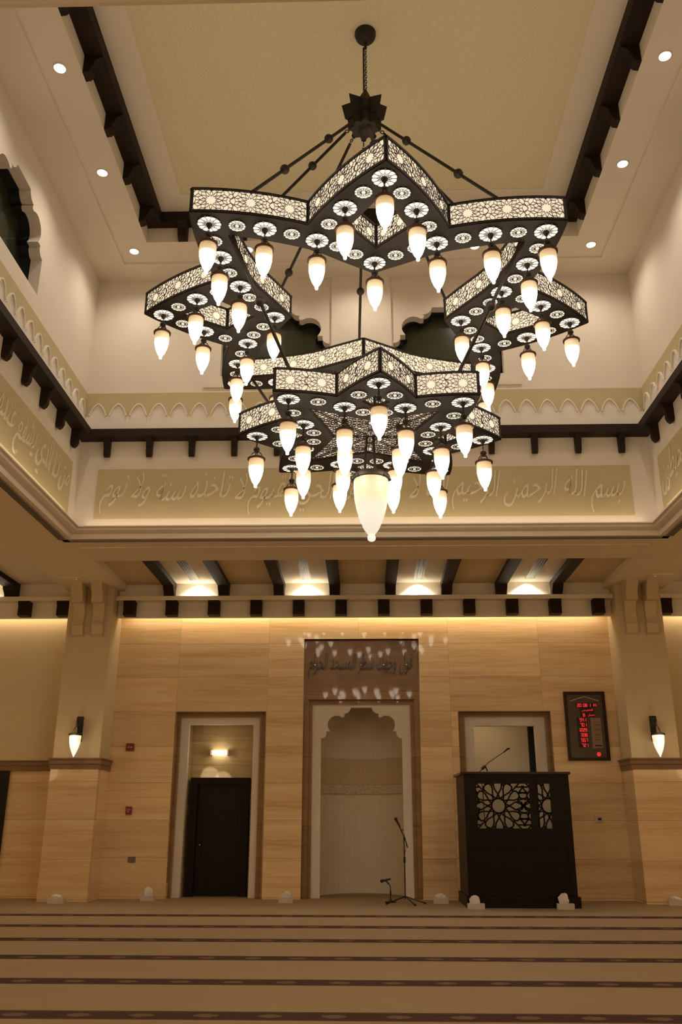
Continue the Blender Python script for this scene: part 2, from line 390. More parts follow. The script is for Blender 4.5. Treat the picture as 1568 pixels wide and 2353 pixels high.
# plain back-up skin outside the well so no light leaks
def window(idx, mapf, cc, s):
    """mapf(u, v, d): d = depth behind the wall face; s = sign flag"""
    fr = holed(arch_hole(cc, 0.84, 7.60, 8.14), [arch_hole(cc, 0.79, 7.65, 8.16)], mapf, 0.15, 0.30)
    fr.box_ = None
    root = struct('window_%d' % idx, fr, BLACK)
    g = MB(); g.prism([(cc-0.92, 7.5), (cc+0.92, 7.5), (cc+0.92, 8.95), (cc-0.92, 8.95)], mapf, 0.285, 0.30)
    obj('window_pane', g, GLASSD, root)
for i, (q, _) in enumerate(WIN): window(i+1, lambda u, v, d: (u, WY+d, v), q, 1)
k = 3
for sx in (-1, 1):
    for y in SWIN:
        window(k, lambda u, v, d, sx=sx: (sx*(4.2+d), u, v), y, 1); k += 1
# pilaster between the two back windows
struct('trim_4', MB().box(-0.47, 0.46, WY-0.05, WY, 7.34, ZC), CREAM)
# wall border strips framing the windows
struct('trim_5', MB().box(-2.42, -0.47, WY-0.02, WY, 7.40, 7.47).box(0.46, 2.41, WY-0.02, WY, 7.40, 7.47), CREAM)

# arcaded frieze
def frieze(name, u0, u1, mapf):
    r = thing(name, '', 'frieze')
    base = MB().prism(rect(u0, u1, 6.66, 7.32), mapf, 0.0, 0.015)
    obj('band', base, OLIVE, r)
    p = 0.307; n = int((u1-u0)/p); off = ((u1-u0)-n*p)/2
    out = [(u0, 6.66), (u1, 6.66), (u1, 6.92)]
    arcs = []
    for k in range(n):
        c0 = u0+off+p*(k+0.5); a = []
        for j in range(9):
            t = j/8; q_ = 1-2*t; xx = 0.122*q_
            zz = 6.93+0.185*(1-abs(q_)**1.7)**0.8
            a.append((c0+xx, zz))
        arcs.append(a)
    for a in reversed(arcs): out += a
    out += [(u0, 6.92)]
    ar = MB()
    holed(out, [], mapf, 0.010, 0.022, into=ar)
    obj('arcade', ar, WHITE, r)
    rb = MB()
    for a in arcs:
        c0 = sum(q[0] for q in a)/9
        A2 = [(c0+(x-c0)*1.13, 6.93+(z-6.93)*1.13) for x, z in a]
        for j in range(8): rb.prism([a[j], A2[j], A2[j+1], a[j+1]], mapf, 0.010, 0.045)
    obj('arch_rib', rb, WHITE, r)
    return r
f = frieze('arcade_frieze', -4.19, 4.19, lambda u, v, d: (u, WY-d, v)); f['label'] = 'pale blind arcade frieze on the far wall above the dark ring beam'
f = frieze('arcade_frieze', NY, WY-0.03, lambda u, v, d: (-4.2+d, u, v)); f['label'] = 'pale blind arcade frieze on the left lantern wall'
f = frieze('arcade_frieze', NY, WY-0.03, lambda u, v, d: (4.2-d, u, v)); f['label'] = 'pale blind arcade frieze on the right lantern wall'

# scroll bracket outline: (depth from wall, height below the beam)
BRK = [(0, 0), (0.17, 0), (0.145, -0.04), (0.12, -0.09), (0.13, -0.115), (0.105, -0.125), (0.105, -0.20), (0.085, -0.245), (0.05, -0.275), (0.015, -0.26), (0, -0.22)]
def bracket(mapf, c0, wd): return MB().prism(BRK, mapf, c0-wd/2, c0+wd/2)
# lower timber ring beam
BZ0, BZ1 = 6.52, 6.635
b = thing('ring_beam', 'dark timber beam across the far wall under the arcade frieze, with small brackets', 'beam', (0, WY, BZ0))
def sub(name, mb, mats, par, smooth=False):
    o = obj(name, mb, mats, None, smooth=smooth); o.parent = par; o.matrix_parent_inverse = Matrix.Translation(-par.location); return o
sub('beam', MB().box(-4.2, 4.2, 11.65, WY, BZ0, BZ1).box(-4.2, 4.2, 11.66, WY, BZ1, BZ1+0.012), DARKW, b)
for i in range(13):
    x = -3.785+0.6305*i
    sub('bracket', bracket(lambda u, v, d: (d, WY-u, BZ0+v), x, 0.08), DARKW, b)
for sx, side in ((-1, 'left'), (1, 'right')):
    b = thing('ring_beam', 'dark timber beam along the %s lantern wall below the frieze, with small brackets' % side, 'beam', (sx*4.2, 7.5, BZ0))
    a, c2 = sorted((sx*4.2, sx*4.0)); sub('beam', MB().box(a, c2, NY, 11.65, BZ0, BZ1), DARKW, b)
    for i in range(13):
        y = 11.42-0.632*i
        if y < NY+0.1: break
        sub('bracket', bracket(lambda u, v, d, sx=sx: (sx*(4.2-u), d, BZ0+v), y, 0.08), DARKW, b)

# cornice around the mouth of the well (stepped)
prof = [(4.06, 5.155), (4.20, 5.155), (4.42, 5.155), (4.42, 5.006), (4.27, 5.006), (4.27, 5.03), (4.21, 5.045), (4.20, 5.075), (4.15, 5.085), (4.11, 5.105), (4.10, 5.13), (4.06, 5.14)]
cm = MB()
def ring(prof, yb, yn, xoff=0.0):
    m = MB(); n = len(prof); rows = []
    for (cx_, cy_) in ((-1, -1), (1, -1), (1, 1), (-1, 1)):
        i = len(m.v)
        for r, z in prof:
            d = r-4.2
            m.v.append((cx_*r, (yb+d) if cy_ > 0 else (yn-d), z))
        rows.append(i)
    for q in range(4):
        a, b2 = rows[q], rows[(q+1) % 4]
        for k in range(n):
            m.f.append((a+k, a+(k+1) % n, b2+(k+1) % n, b2+k)); m.mi.append(0)
    return m
struct('trim_6', ring(prof, WY, NY+0.04), CREAM)

# ------------------------------------------------------------------ arabic lettering
AF = {'ا': ('FE8D', 'FE8E'), 'ب': ('FE8F', 'FE90', 'FE91', 'FE92'), 'ت': ('FE95', 'FE96', 'FE97', 'FE98'), 'ة': ('FE93', 'FE94'), 'ج': ('FE9D', 'FE9E', 'FE9F', 'FEA0'), 'ح': ('FEA1', 'FEA2', 'FEA3', 'FEA4'), 'خ': ('FEA5', 'FEA6', 'FEA7', 'FEA8'), 'د': ('FEA9', 'FEAA'), 'ذ': ('FEAB', 'FEAC'), 'ر': ('FEAD', 'FEAE'), 'س': ('FEB1', 'FEB2', 'FEB3', 'FEB4'), 'ش': ('FEB5', 'FEB6', 'FEB7', 'FEB8'), 'ط': ('FEC1', 'FEC2', 'FEC3', 'FEC4'), 'ع': ('FEC9', 'FECA', 'FECB', 'FECC'), 'ف': ('FED1', 'FED2', 'FED3', 'FED4'), 'ق': ('FED5', 'FED6', 'FED7', 'FED8'), 'ك': ('FED9', 'FEDA', 'FEDB', 'FEDC'), 'ل': ('FEDD', 'FEDE', 'FEDF', 'FEE0'), 'م': ('FEE1', 'FEE2', 'FEE3', 'FEE4'), 'ن': ('FEE5', 'FEE6', 'FEE7', 'FEE8'), 'ه': ('FEE9', 'FEEA', 'FEEB', 'FEEC'), 'و': ('FEED', 'FEEE'), 'ي': ('FEF1', 'FEF2', 'FEF3', 'FEF4')}
def shape_ar(s):
    s = s.replace('لا', '\uFEFB'); out = []
    for i, ch in enumerate(s):
        pv = s[i-1] if i else ' '; nx = s[i+1] if i+1 < len(s) else ' '
        jp = pv in AF and len(AF[pv]) == 4
        if ch == '\uFEFB': out.append('\uFEFC' if jp else '\uFEFB'); continue
        if ch not in AF: out.append(ch); continue
        f = AF[ch]; jn = len(f) == 4 and (nx in AF or nx == '\uFEFB')
        out.append(chr(int(f[(3 if jp else 2) if jn else (1 if jp else 0)], 16)))
    return ''.join(reversed(out))
def text_mesh(name, s, width, height, depth, mat, thin=0.0, slant=0.0, wave=0.0):
    """lettering as a real relief, centred, lying in the local XY plane, rising along +Z"""
    cu = bpy.data.curves.new(name, 'FONT'); cu.body = s; cu.size = 1.0; cu.align_x = 'CENTER'; cu.align_y = 'CENTER'; cu.extrude = 0.5; cu.offset = thin
    cu.resolution_u = 3
    t = bpy.data.objects.new(name, cu); COL.objects.link(t); bpy.context.view_layer.update()
    me = bpy.data.meshes.new_from_object(t.evaluated_get(bpy.context.evaluated_depsgraph_get()))
    bpy.data.objects.remove(t); bpy.data.curves.remove(cu)
    if len(me.vertices) == 0: return me
    xs = [v.co.x for v in me.vertices]; ys = [v.co.y for v in me.vertices]
    x0, x1, y0, y1 = min(xs), max(xs), min(ys), max(ys)
    for v in me.vertices:
        x = (v.co.x-(x0+x1)/2)/(x1-x0)*width; y = (v.co.y-(y0+y1)/2)/(y1-y0)*height
        v.co = (x+slant*y+wave*0.03*math.sin(y*9), y+wave*0.03*math.sin(x*5.0), v.co.z*depth)
    me.materials.clear(); me.materials.append(mat); me.name = name; return me
FACE = Matrix.Rotation(PI/2, 4, 'X')       # relief facing the viewer (-Y)
AYAH = shape_ar('بسم الله الرحمن الرحيم الله لا اله الا هو الحي القيوم لا تاخذه سنة ولا نوم')
AY2 = shape_ar('من ذا الذي يشفع عنده الا باذنه يعلم ما بين ايديهم وما خلفهم ولا يحيطون')
def calli_panel(label, loc, rz, wid, s):
    t = thing('wall_inscription', label, 'inscription panel', loc, 'carved inscription panels', rz)
    obj('panel', MB().box(-wid/2, wid/2, -0.015, 0.0, -0.385, 0.385), OLIVE, t)
    me = text_mesh('lettering', s, wid*0.97, 0.65, 0.022, RELIEF, thin=-0.006, slant=0.12, wave=1.0)
    link('lettering', me, t, M=Matrix.Translation((0, -0.017, 0)) @ FACE)
    return t
calli_panel('long carved calligraphy panel on the far wall above the cornice', (-0.015, WY, 5.685), 0, 7.77, AYAH)
calli_panel('carved calligraphy panel along the left wall above the cornice', (-4.2, 7.35, 5.685), PI/2, 8.4, AY2)
calli_panel('carved calligraphy panel along the right wall above the cornice', (4.2, 7.35, 5.685), -PI/2, 8.4, AY2)

# ------------------------------------------------------------------ upper ceiling of the lantern
YN, YB = NY, WY
def flat_ring(x1, ya, yb_, x0, yc, yd, z0, z1):
    m = MB(); m.box(-x1, x1, yd, yb_, z0, z1).box(-x1, x1, ya, yc, z0, z1).box(-x1, -x0, yc, yd, z0, z1).box(x0, x1, yc, yd, z0, z1); return m
cc = flat_ring(4.2, YN, YB, 3.21, 4.25, 10.9, ZC, ZC+0.3)
struct('ceiling_lantern_border', cc, CREAM)
struct('trim_7', flat_ring(4.2, YN, YB, 3.68, 3.75, 11.40, ZC-0.03, ZC), CREAM)
struct('ceiling_lantern', MB().box(-3.3, 3.3, 4.2, 10.95, 9.82, 9.92), CREAM)
struct('trim_8', flat_ring(2.985, 4.48, 10.755, 2.62, 4.85, 10.38, 9.785, 9.82), CREAM)
o = obj('carved_panel', MB().box(-2.62, 2.62, 4.85, 10.38, 9.80, 9.818), PANELM); tag(o, 'large olive carved plaster panel at the top of the lantern above the chandelier', 'ceiling panel')
# face between border and beam already given by the border slab (z 9.35-9.65)
UB = 9.60
bb = thing('ring_beam', 'dark timber beam framing the top ceiling panel, with scroll brackets', 'beam', (0, 7.55, UB))
sub('beam', flat_ring(3.22, 4.2, 10.91, 2.985, 4.48, 10.755, UB, 9.82), DARKW, bb)
BR2 = [(0, 0), (0.215, 0), (0.21, -0.03), (0.15, -0.055), (0.12, -0.10), (0.125, -0.14), (0.10, -0.15), (0.095, -0.20), (0.06, -0.24), (0, -0.25)]
for i in range(7):
    y = 10.47-0.885*i
    for sx in (-1, 1): sub('bracket', MB().prism(BR2, lambda u, v, d, sx=sx: (sx*(3.21-u), d, UB+v), y-0.07, y+0.07), DARKW, bb)
for i in range(7):
    x = -2.66+0.887*i
    sub('bracket', MB().prism(BR2, lambda u, v, d: (d, 10.9-u, UB+v), x-0.07, x+0.07), DARKW, bb)

ORD = ['first', 'second', 'third', 'fourth', 'fifth', 'sixth', 'seventh', 'eighth', 'ninth', 'tenth', 'eleventh', 'twelfth', 'thirteenth', 'fourteenth', 'fifteenth', 'sixteenth']
# recessed downlights
def downlight(loc, label, r=0.066):
    t = thing('downlight', label, 'downlight', loc, 'recessed downlights of the lantern ceiling')
    obj('trim_ring', MB().lathe([(r+0.018, 0.0), (r+0.018, -0.006), (r, -0.008), (r, 0.0)], 24), FINM, t, smooth=True)
    obj('lens', MB().lathe([(0.001, -0.003), (r, -0.003), (r, 0.0), (0.001, 0.0)], 24), SPOTE, t)
for sx, nm in ((-1, 'left'), (1, 'right')):
    for y, wh in ((7.68, 'nearest the viewer'), (9.40, 'middle one of three'), (11.11, 'in the far corner')):
        downlight((sx*3.45, y, ZC), 'round lit ceiling downlight on the %s side of the lantern, %s' % (nm, wh))
downlight((-1.71, 11.11, ZC), 'round lit ceiling downlight on the far side, half hidden left of the chandelier tip')
downlight((1.71, 11.11, ZC), 'round lit ceiling downlight on the far side, just under the right chandelier arm')

# linear slot diffusers
def diffuser(label, loc, L, wd, rz, group, n=4):
    t = thing('slot_diffuser', label, 'air diffuser', loc, group, rz)
    obj('slot', MB().box(-L/2, L/2, -wd/2, wd/2, -0.004, 0.0), BLACK, t)
    m = MB()
    for k in range(n+1):
        y = -wd/2+wd*k/n; m.box(-L/2, L/2, y-wd*0.020*(2 if k in (0, n) else 1), y+wd*0.020*(2 if k in (0, n) else 1), -0.0055, -0.002)
    obj('fin', m, FINM, t)
G = 'slot diffusers around the well'
diffuser('long black slot diffuser in the soffit left of the well', (-4.335, 7.5, 5.0), 8.76, 0.11, PI/2, G)
diffuser('long black slot diffuser in the soffit right of the well', (4.335, 7.5, 5.0), 8.76, 0.11, PI/2, G)
diffuser('long black slot diffuser in the soffit under the far cornice', (0, 11.945, 5.0), 8.5, 0.11, 0, G)
for i, x in enumerate([-2.935, -0.99, 0.953, 2.87]):
    diffuser('short slot diffuser in the alcove ceiling, %s of four from the left' % ORD[i], (x, 13.85, 5.135), 1.62, 0.17, PI/2, 'slot diffusers of the alcove ceiling')

# alcove ceiling beams with a drop at the wall
for i, x in enumerate(BX):
    t = thing('alcove_beam', 'short dark timber beam under the alcove ceiling, %s of eight from the left' % ORD[i], 'beam', (x, 13.9, 5.06), 'alcove ceiling beams')
    sub('beam', MB().box(x-0.095, x+0.095, 12.95, 14.9, 5.045, 5.135), DARKW, t)
    sub('bracket', MB().prism([(14.9, 5.045), (14.9, 4.878), (14.78, 4.878), (14.76, 4.93), (14.68, 5.0), (14.66, 5.045)], lambda u, v, d: (d, u, v), x-0.09, x+0.09), DARKW, t)
for x, nm in ((-6.2, 'left'), (6.15, 'right')):
    t = thing('alcove_beam', 'dark timber beam in the side bay ceiling at the %s edge of the photo' % nm, 'beam', (x, 13.9, 5.06), 'alcove ceiling beams')
    sub('beam', MB().box(x-0.11, x+0.11, 12.95, 14.9, 5.045, 5.135), DARKW, t)
    sub('bracket', MB().prism([(14.9, 5.045), (14.9, 4.878), (14.78, 4.878), (14.76, 4.93), (14.68, 5.0), (14.66, 5.045)], lambda u, v, d: (d, u, v), x-0.11, x+0.11), DARKW, t)
# corbels of the band
CB = [(0, 0), (0.17, 0), (0.17, -0.05), (0.145, -0.075), (0.145, -0.25), (0, -0.26)]
cx_list = [-5.93, -5.25]+[-4.08+0.738*k for k in range(12)]+[5.18]
for i, x in enumerate(cx_list):
    m = MB().prism(CB, lambda u, v, d: (d, -u, v), -0.098, 0.098)
    o = obj('corbel', m, DARKW, None, (x, 14.9, 4.797))
    tag(o, 'small dark timber corbel under the cream ledge, %s from the left of the row' % ORD[i], 'corbel', 'corbels under the alcove ledge')

# ------------------------------------------------------------------ pillars
CON = [(0, 0.0), (0.36, 0.0), (0.34, -0.08), (0.28, -0.16), (0.26, -0.18), (0.255, -0.32), (0.13, -0.32), (0.085, -0.42), (0.08, -0.52), (0.10, -0.61), (0.14, -0.67), (0.09, -0.69), (0.08, -0.84), (0.0, -0.87)]
for sx, nm, xa, xb in ((-1, 'left', -5.08, -4.315), (1, 'right', 4.275, 5.04)):
    t = thing('pillar', 'square pillar %s of the marble wall with stone base and cream shaft' % nm, 'pillar', ((xa+xb)/2, 14.9, 0))
    sub('shaft', MB().box(xa, xb, 14.6, 15.2, 2.13, 5.0), LOWC, t)
    sub('marble_base', MB().box(xa-0.01, xb+0.01, 14.58, 15.2, 0, 1.97), MARB, t)
    m = MB()
    for z0, z1, d in ((1.97, 2.05, 0.03), (2.05, 2.12, 0.045), (2.12, 2.145, 0.06)): m.box(xa-d, xb+d, 14.6-d, 15.2, z0, z1)
    sub('moulding', m, TRIMW, t)
    xm = (xa+xb)/2
    for c0 in ((xm-0.17, xm+0.17)):
        sub('console', MB().prism(CON, lambda u, v, d: (d, 14.6-u, 5.0+v), c0-0.095, c0+0.095), LOWC, t)

# ------------------------------------------------------------------ left niche with door
def portal(outer_r, frame_o, frame_i, yf, name_i):
    """white frame set back in a brown marble reveal"""
    pass
m = MB()
m.box(-3.245, -3.235, 15.2, 15.46, 0, 2.95)
rv = MB().box(-3.29, -3.222, 15.201, 15.60, 0, 2.95).box(-1.695, -1.62, 15.201, 15.60, 0, 2.95).box(-3.29, -1.62, 15.201, 15.60, 2.945, 3.05)
struct('trim_9', rv, MARBD)
struct('trim_10', holed([(-3.235, 0), (-3.04, 0), (-3.04, 2.757), (-1.92, 2.757), (-1.92, 0), (-1.69, 0), (-1.69, 2.95), (-3.235, 2.95)], [], XZ, 15.43, 15.55), WHITE)
struct('trim_11', holed([(-3.235, 0), (-3.175, 0), (-3.175, 2.875), (-1.80, 2.875), (-1.80, 0), (-1.69, 0), (-1.69, 2.95), (-3.235, 2.95)], [], XZ, 15.36, 15.44), MARBD)
struct('wall_niche_left', MB().box(-3.3, -1.6, 15.80, 15.9, 0, 3.1).box(-3.12, -3.04, 15.55, 15.8, 0, 3.0).box(-1.92, -1.84, 15.55, 15.8, 0, 3.0).box(-3.3, -1.6, 15.55, 15.8, 2.90, 3.0), marble('pale_marble', (0.36, 0.24, 0.11), (0.50, 0.37, 0.19), (0.62, 0.50, 0.30)))
d = thing('door_1', 'plain dark brown door in the left niche of the marble wall', 'door', (-2.49, 15.8, 0)); d['kind'] = 'structure'
sub('door_frame', holed([(-3.0, 0), (-2.875, 0), (-2.875, 1.775), (-2.105, 1.775), (-2.105, 0), (-1.985, 0), (-1.985, 1.885), (-3.0, 1.885)], [], XZ, 15.64, 15.80), wood('door_frame_wood', (0.012, 0.007, 0.005), (0.022, 0.013, 0.009), 0.6), d)
dl = MB().box(-2.875, -2.105, 15.74, 15.8, 0.01, 1.775)
holed(rect(-2.80, -2.18, 0.12, 1.70), [rect(-2.77, -2.21, 0.15, 1.67)], XZ, 15.734, 15.74, into=dl)
sub('door_leaf', dl, DOORW, d)
sub('door_knob', MB().ball((-2.80, 15.70, 0.80), 0.02).tube([(-2.80, 15.70, 0.80), (-2.80, 15.74, 0.80)], 0.008), METAL, d, True)
t = thing('wall_light', 'small white bar light on the marble above the dark door', 'wall light', (-2.54, 15.80, 2.31))
sub('lamp_glass', MB().box(-2.67, -2.41, 15.73, 15.78, 2.275, 2.345), WHLAMP, t)
sub('end_cap', MB().box(-2.70, -2.67, 15.72, 15.80, 2.265, 2.355).box(-2.41, -2.38, 15.72, 15.80, 2.265, 2.355), METAL, t)
light('wall_lamp_light', 'POINT', (-2.54, 15.66, 2.31), 1.6, (1.0, 0.82, 0.52), shadow_soft_size=0.05)

# ------------------------------------------------------------------ mihrab
MARBP = marble('polished_brown_marble', (0.24, 0.13, 0.055), (0.31, 0.18, 0.08), (0.38, 0.23, 0.11), tw=0.9, th=1.1, off=0.35, rough=0.20, rv=0.15)
mh = MB()
holed([(-1.045, 0), (-0.955, 0), (-0.955, 3.16), (0.855, 3.16), (0.855, 0), (0.925, 0), (0.96, 4.2), (-1.05, 4.2)], [], XZ, 15.31, 15.40, into=mh)
struct('trim_12', mh, MARBP)
struct('trim_13', MB().box(-1.12, -1.045, 15.202, 15.40, 0, 4.25).box(0.955, 1.03, 15.202, 15.40, 0, 4.25).box(-1.1, 1.0, 15.202, 15.40, 4.2, 4.27).box(-0.96, 0.86, 15.26, 15.32, 3.16, 3.20), MARBD)
struct('trim_14', holed([(-0.99, 0), (-0.90, 0), (-0.90, 3.09), (0.79, 3.09), (0.79, 0), (0.88, 0), (0.88, 3.2), (-0.99, 3.2)], [], XZ, 15.38, 15.44), MARBD)
ah = arch_hole(-0.055, 0.695, 0.0, 2.52)
AR = [(-0.95, 0), (ah[0][0], 0)]+[q for q in reversed(ah[2:])]+[(ah[1][0], 0), (0.84, 0), (0.84, 3.15), (-0.95, 3.15)]
struct('trim_15', holed(AR, [], XZ, 15.43, 15.53), WHITE)
def niche_arc(r0, y0, depth, z0, z1, t=0.0, n=24):
    m = MB()
    for k in range(n):
        a0, a1 = PI*k/n, PI*(k+1)/n
        P = lambda a, z, e=0: (-0.055+(r0-e)*math.cos(a), y0+(depth-e)*math.sin(a), z)
        m.quad(P(a0, z0), P(a1, z0), P(a1, z1), P(a0, z1))
        if t:
            m.quad(P(a0, z0, t), P(a1, z0, t), P(a1, z1, t), P(a0, z1, t)); m.quad(P(a0, z0), P(a1, z0), P(a1, z0, t), P(a0, z0, t)); m.quad(P(a0, z1), P(a1, z1), P(a1, z1, t), P(a0, z1, t))
    return m
struct('wall_niche_centre', niche_arc(0.78, 15.53, 1.03, 0, 3.35), NICHE, smooth=True)
struct('ceiling_niche', MB().box(-0.9, 0.8, 15.53, 16.6, 3.34, 3.40), NICHE)
nb = thing('niche_band', 'curved olive relief band with a patterned border round the inside of the central niche', 'relief band', (-0.055, 16.5, 1.7))
sub('band', niche_arc(0.775, 15.53, 1.025, 1.80, 2.25, 0.02), LOWC, nb, True)
WEV = N('patterned_border'); _v = WEV.xyz()[0]
_vo = WEV.node('ShaderNodeTexVoronoi', feature='DISTANCE_TO_EDGE'); WEV.put(_vo.inputs['Vector'], _v); _vo.inputs['Scale'].default_value = 14
WEV = WEV.set(WEV.mix(WEV.math('LESS_THAN', _vo.outputs[0], 0.07), (0.62, 0.53, 0.38), (0.76, 0.68, 0.53)), 0.7)
sub('border', niche_arc(0.775, 15.53, 1.025, 1.64, 1.795, 0.03), WEV, nb, True)
rl = MB()
for k in range(18):
    a0, a1 = rad(25+130*k/18), rad(25+130*(k+1)/18)
    P = lambda a: (-0.055+0.75*math.cos(a), 15.53+1.0*math.sin(a), 1.93+0.03*math.sin(a*9))
    rl.tube([P(a0), P(a1)], 0.005, 6)
sub('lettering', rl, CREAM, nb)

# calligraphy sign above the mihrab
t = thing('calligraphy_sign', 'row of dark metal Arabic calligraphy above the central niche', 'sign', (-0.06, 15.31, 3.74))
me = text_mesh('lettering', shape_ar('فول وجهك شطر المسجد الحرام'), 1.80, 0.44, 0.03, plain('blackened_metal', (0.035, 0.024, 0.017), 0.25, 0.6), thin=-0.004, slant=0.10)
link('lettering', me, t, M=Matrix.Translation((0, -0.05, 0)) @ FACE)
st = MB()
for x in (-0.8, -0.4, 0.0, 0.4, 0.8): st.tube([(x, -0.04, 0.02), (x, 0.0, 0.02)], 0.01, 8)
obj('standoff', st, METAL, t)

# ------------------------------------------------------------------ right niche
struct('trim_16', MB().box(1.52, 1.60, 15.201, 15.60, 0, 2.95).box(3.15, 3.23, 15.201, 15.60, 0, 2.95).box(1.52, 3.23, 15.201, 15.60, 2.945, 3.05), MARBD)
struct('trim_17', holed([(1.58, 0), (1.875, 0), (1.875, 2.73), (2.92, 2.73), (2.92, 0), (3.17, 0), (3.17, 2.95), (1.58, 2.95)], [], XZ, 15.43, 15.55), WHITE)
struct('trim_18', holed([(1.58, 0), (1.71, 0), (1.71, 2.885), (3.09, 2.885), (3.09, 0), (3.17, 0), (3.17, 2.95), (1.58, 2.95)], [], XZ, 15.36, 15.44), MARBD)
struct('wall_niche_right', MB().box(1.4, 3.5, 16.5, 16.6, 0, 3.1).box(1.4, 1.5, 15.55, 16.5, 0, 3.1).box(3.4, 3.5, 15.55, 16.5, 0, 3.1).box(1.4, 3.5, 15.55, 16.5, 3.0, 3.1), NICHE)
o = struct('door_2', MB().box(2.93, 3.08, 16.15, 16.22, 0, 2.86), BLACK)
light('niche_light', 'POINT', (2.1, 15.8, 2.85), 3.0, WARM, shadow_soft_size=0.1)
# dark doorway at the far left
o = struct('door_3', MB().box(-7.0, -5.985, 15.14, 15.21, 0, 1.975), DOORW)

# ------------------------------------------------------------------ minbar
FY = 13.9
t = thing('minbar', 'tall dark wooden pulpit box with star lattice front, before the right niche', 'pulpit', (2.29, 14.4, 0))
mf = MB()
mf.box(1.50, 1.685, FY, FY+0.05, 0, 1.86).box(2.80, 3.085, FY, FY+0.05, 0, 1.86).box(1.685, 2.80, FY, FY+0.05, 0, 1.085).box(1.685, 2.80, FY, FY+0.05, 1.725, 1.86)
mf.box(1.53, 3.06, FY-0.012, FY, 0.83, 0.90).box(1.53, 3.06, FY-0.012, FY, 0.17, 0.24).box(1.53, 1.60, FY-0.012, FY, 0.24, 0.83).box(2.99, 3.06, FY-0.012, FY, 0.24, 0.83)
mf.box(1.66, 2.83, FY-0.015, FY, 1.06, 1.085).box(1.66, 2.83, FY-0.015, FY, 1.725, 1.745).box(2.485, 2.585, FY-0.01, FY+0.05, 1.085, 1.725)
sub('front_panel', mf, MINW, t)
sub('side_panel', MB().box(1.50, 1.54, FY+0.05, 15.05, 0, 1.86), MINW, t)
sub('side_panel', MB().box(3.045, 3.085, FY+0.05, 15.05, 0, 1.86), MINW, t)
cr = MB()
for x0, x1, y0, y1 in ((1.47, 3.115, FY-0.03, FY+0.08), (1.46, 1.56, FY+0.08, 15.07), (3.03, 3.125, FY+0.08, 15.07)):
    cr.box(x0, x1, y0, y1, 1.86, 1.895)
sub('cap_rail', cr, wood('cap_wood', (0.030, 0.014, 0.009), (0.055, 0.026, 0.015), 0.3), t)
pl_ = MB().box(1.47, 3.12, FY-0.03, FY+0.02, 0, 0.15).box(1.47, 1.50, FY+0.02, 15.05, 0, 0.15).box(3.085, 3.12, FY+0.02, 15.05, 0, 0.15)
sub('plinth', pl_, MINW, t)
def clip(p, q, x0, x1, y0, y1):
    t0, t1 = 0.0, 1.0; dx, dy = q[0]-p[0], q[1]-p[1]
    for a, b in ((-dx, p[0]-x0), (dx, x1-p[0]), (-dy, p[1]-y0), (dy, y1-p[1])):
        if abs(a) < 1e-12:
            if b < 0: return None
        else:
            r = b/a
            if a < 0: t0 = max(t0, r)
            else: t1 = min(t1, r)
    if t0 >= t1: return None
    return (p[0]+dx*t0, p[1]+dy*t0), (p[0]+dx*t1, p[1]+dy*t1)
def star_segs():
    S = []
    for cx_ in (2.01, 2.76, 1.26):
        cz = 1.405
        Q = lambda r_, d: (cx_+r_*math.cos(rad(d)), cz+r_*math.sin(rad(d)))
        for k in range(24): S.append((Q(0.105, 15*k), Q(0.105, 15*k+15)))
        for k in range(12):
            a = 30*k
            S += [(Q(0.105, a-15), Q(0.165, a)), (Q(0.105, a+15), Q(0.165, a))]
            for g in (-1, 1):
                pt = [Q(0.165, a), Q(0.25, a+g*11.5), Q(0.31, a+g*12), Q(0.345, a+g*8), Q(0.355, a)]
                S += list(zip(pt, pt[1:]))
            S += [(Q(0.31, a+12), Q(0.31, a+18)), (Q(0.355, a), Q(0.48, a+6)), (Q(0.355, a), Q(0.48, a-6)), (Q(0.33, a+15), Q(0.46, a+15))]
    for cx_ in (2.385, 1.635):
        for g in (-1, 1): S += [((cx_, 1.405+g*0.0), (cx_-0.03, 1.405+g*0.05)), ((cx_, 1.405), (cx_+0.03, 1.405+g*0.05)), ((cx_-0.09, 1.405+g*0.27), (cx_+0.09, 1.405+g*0.27))]
    return S
for x0, x1 in ((1.685, 2.485), (2.585, 2.80)):
    ls = MB()
    for p, q in star_segs():
        r = clip(p, q, x0, x1, 1.085, 1.725)
        if r: ls.strap(r[0], r[1], 0.022, XZ, FY+0.012, FY+0.036)
    sub('lattice_screen', ls, MINW, t)
# microphone on a gooseneck arm inside the pulpit
t = thing('microphone', 'small black microphone on a thin slanted arm above the dark pulpit', 'microphone', (1.78, 14.6, 1.9))
sub('arm', MB().tube([(1.80, 14.0, 1.2), (1.80, 14.05, 1.70), (1.81, 14.6, 1.905), (1.98, 14.6, 2.07), (2.24, 14.6, 2.235), (2.27, 14.6, 2.255)], 0.006), BLKM, t)
sub('clamp', MB().tube([(1.87, 14.6, 1.97), (1.93, 14.59, 2.02)], 0.022).tube([(1.93, 14.59, 2.02), (1.96, 14.59, 1.94)], 0.010), BLKM, t)
sub('capsule', MB().tube([(2.24, 14.6, 2.235), (2.31, 14.6, 2.29), (2.335, 14.6, 2.285)], [0.010, 0.014, 0.016]), BLKM, t, True)

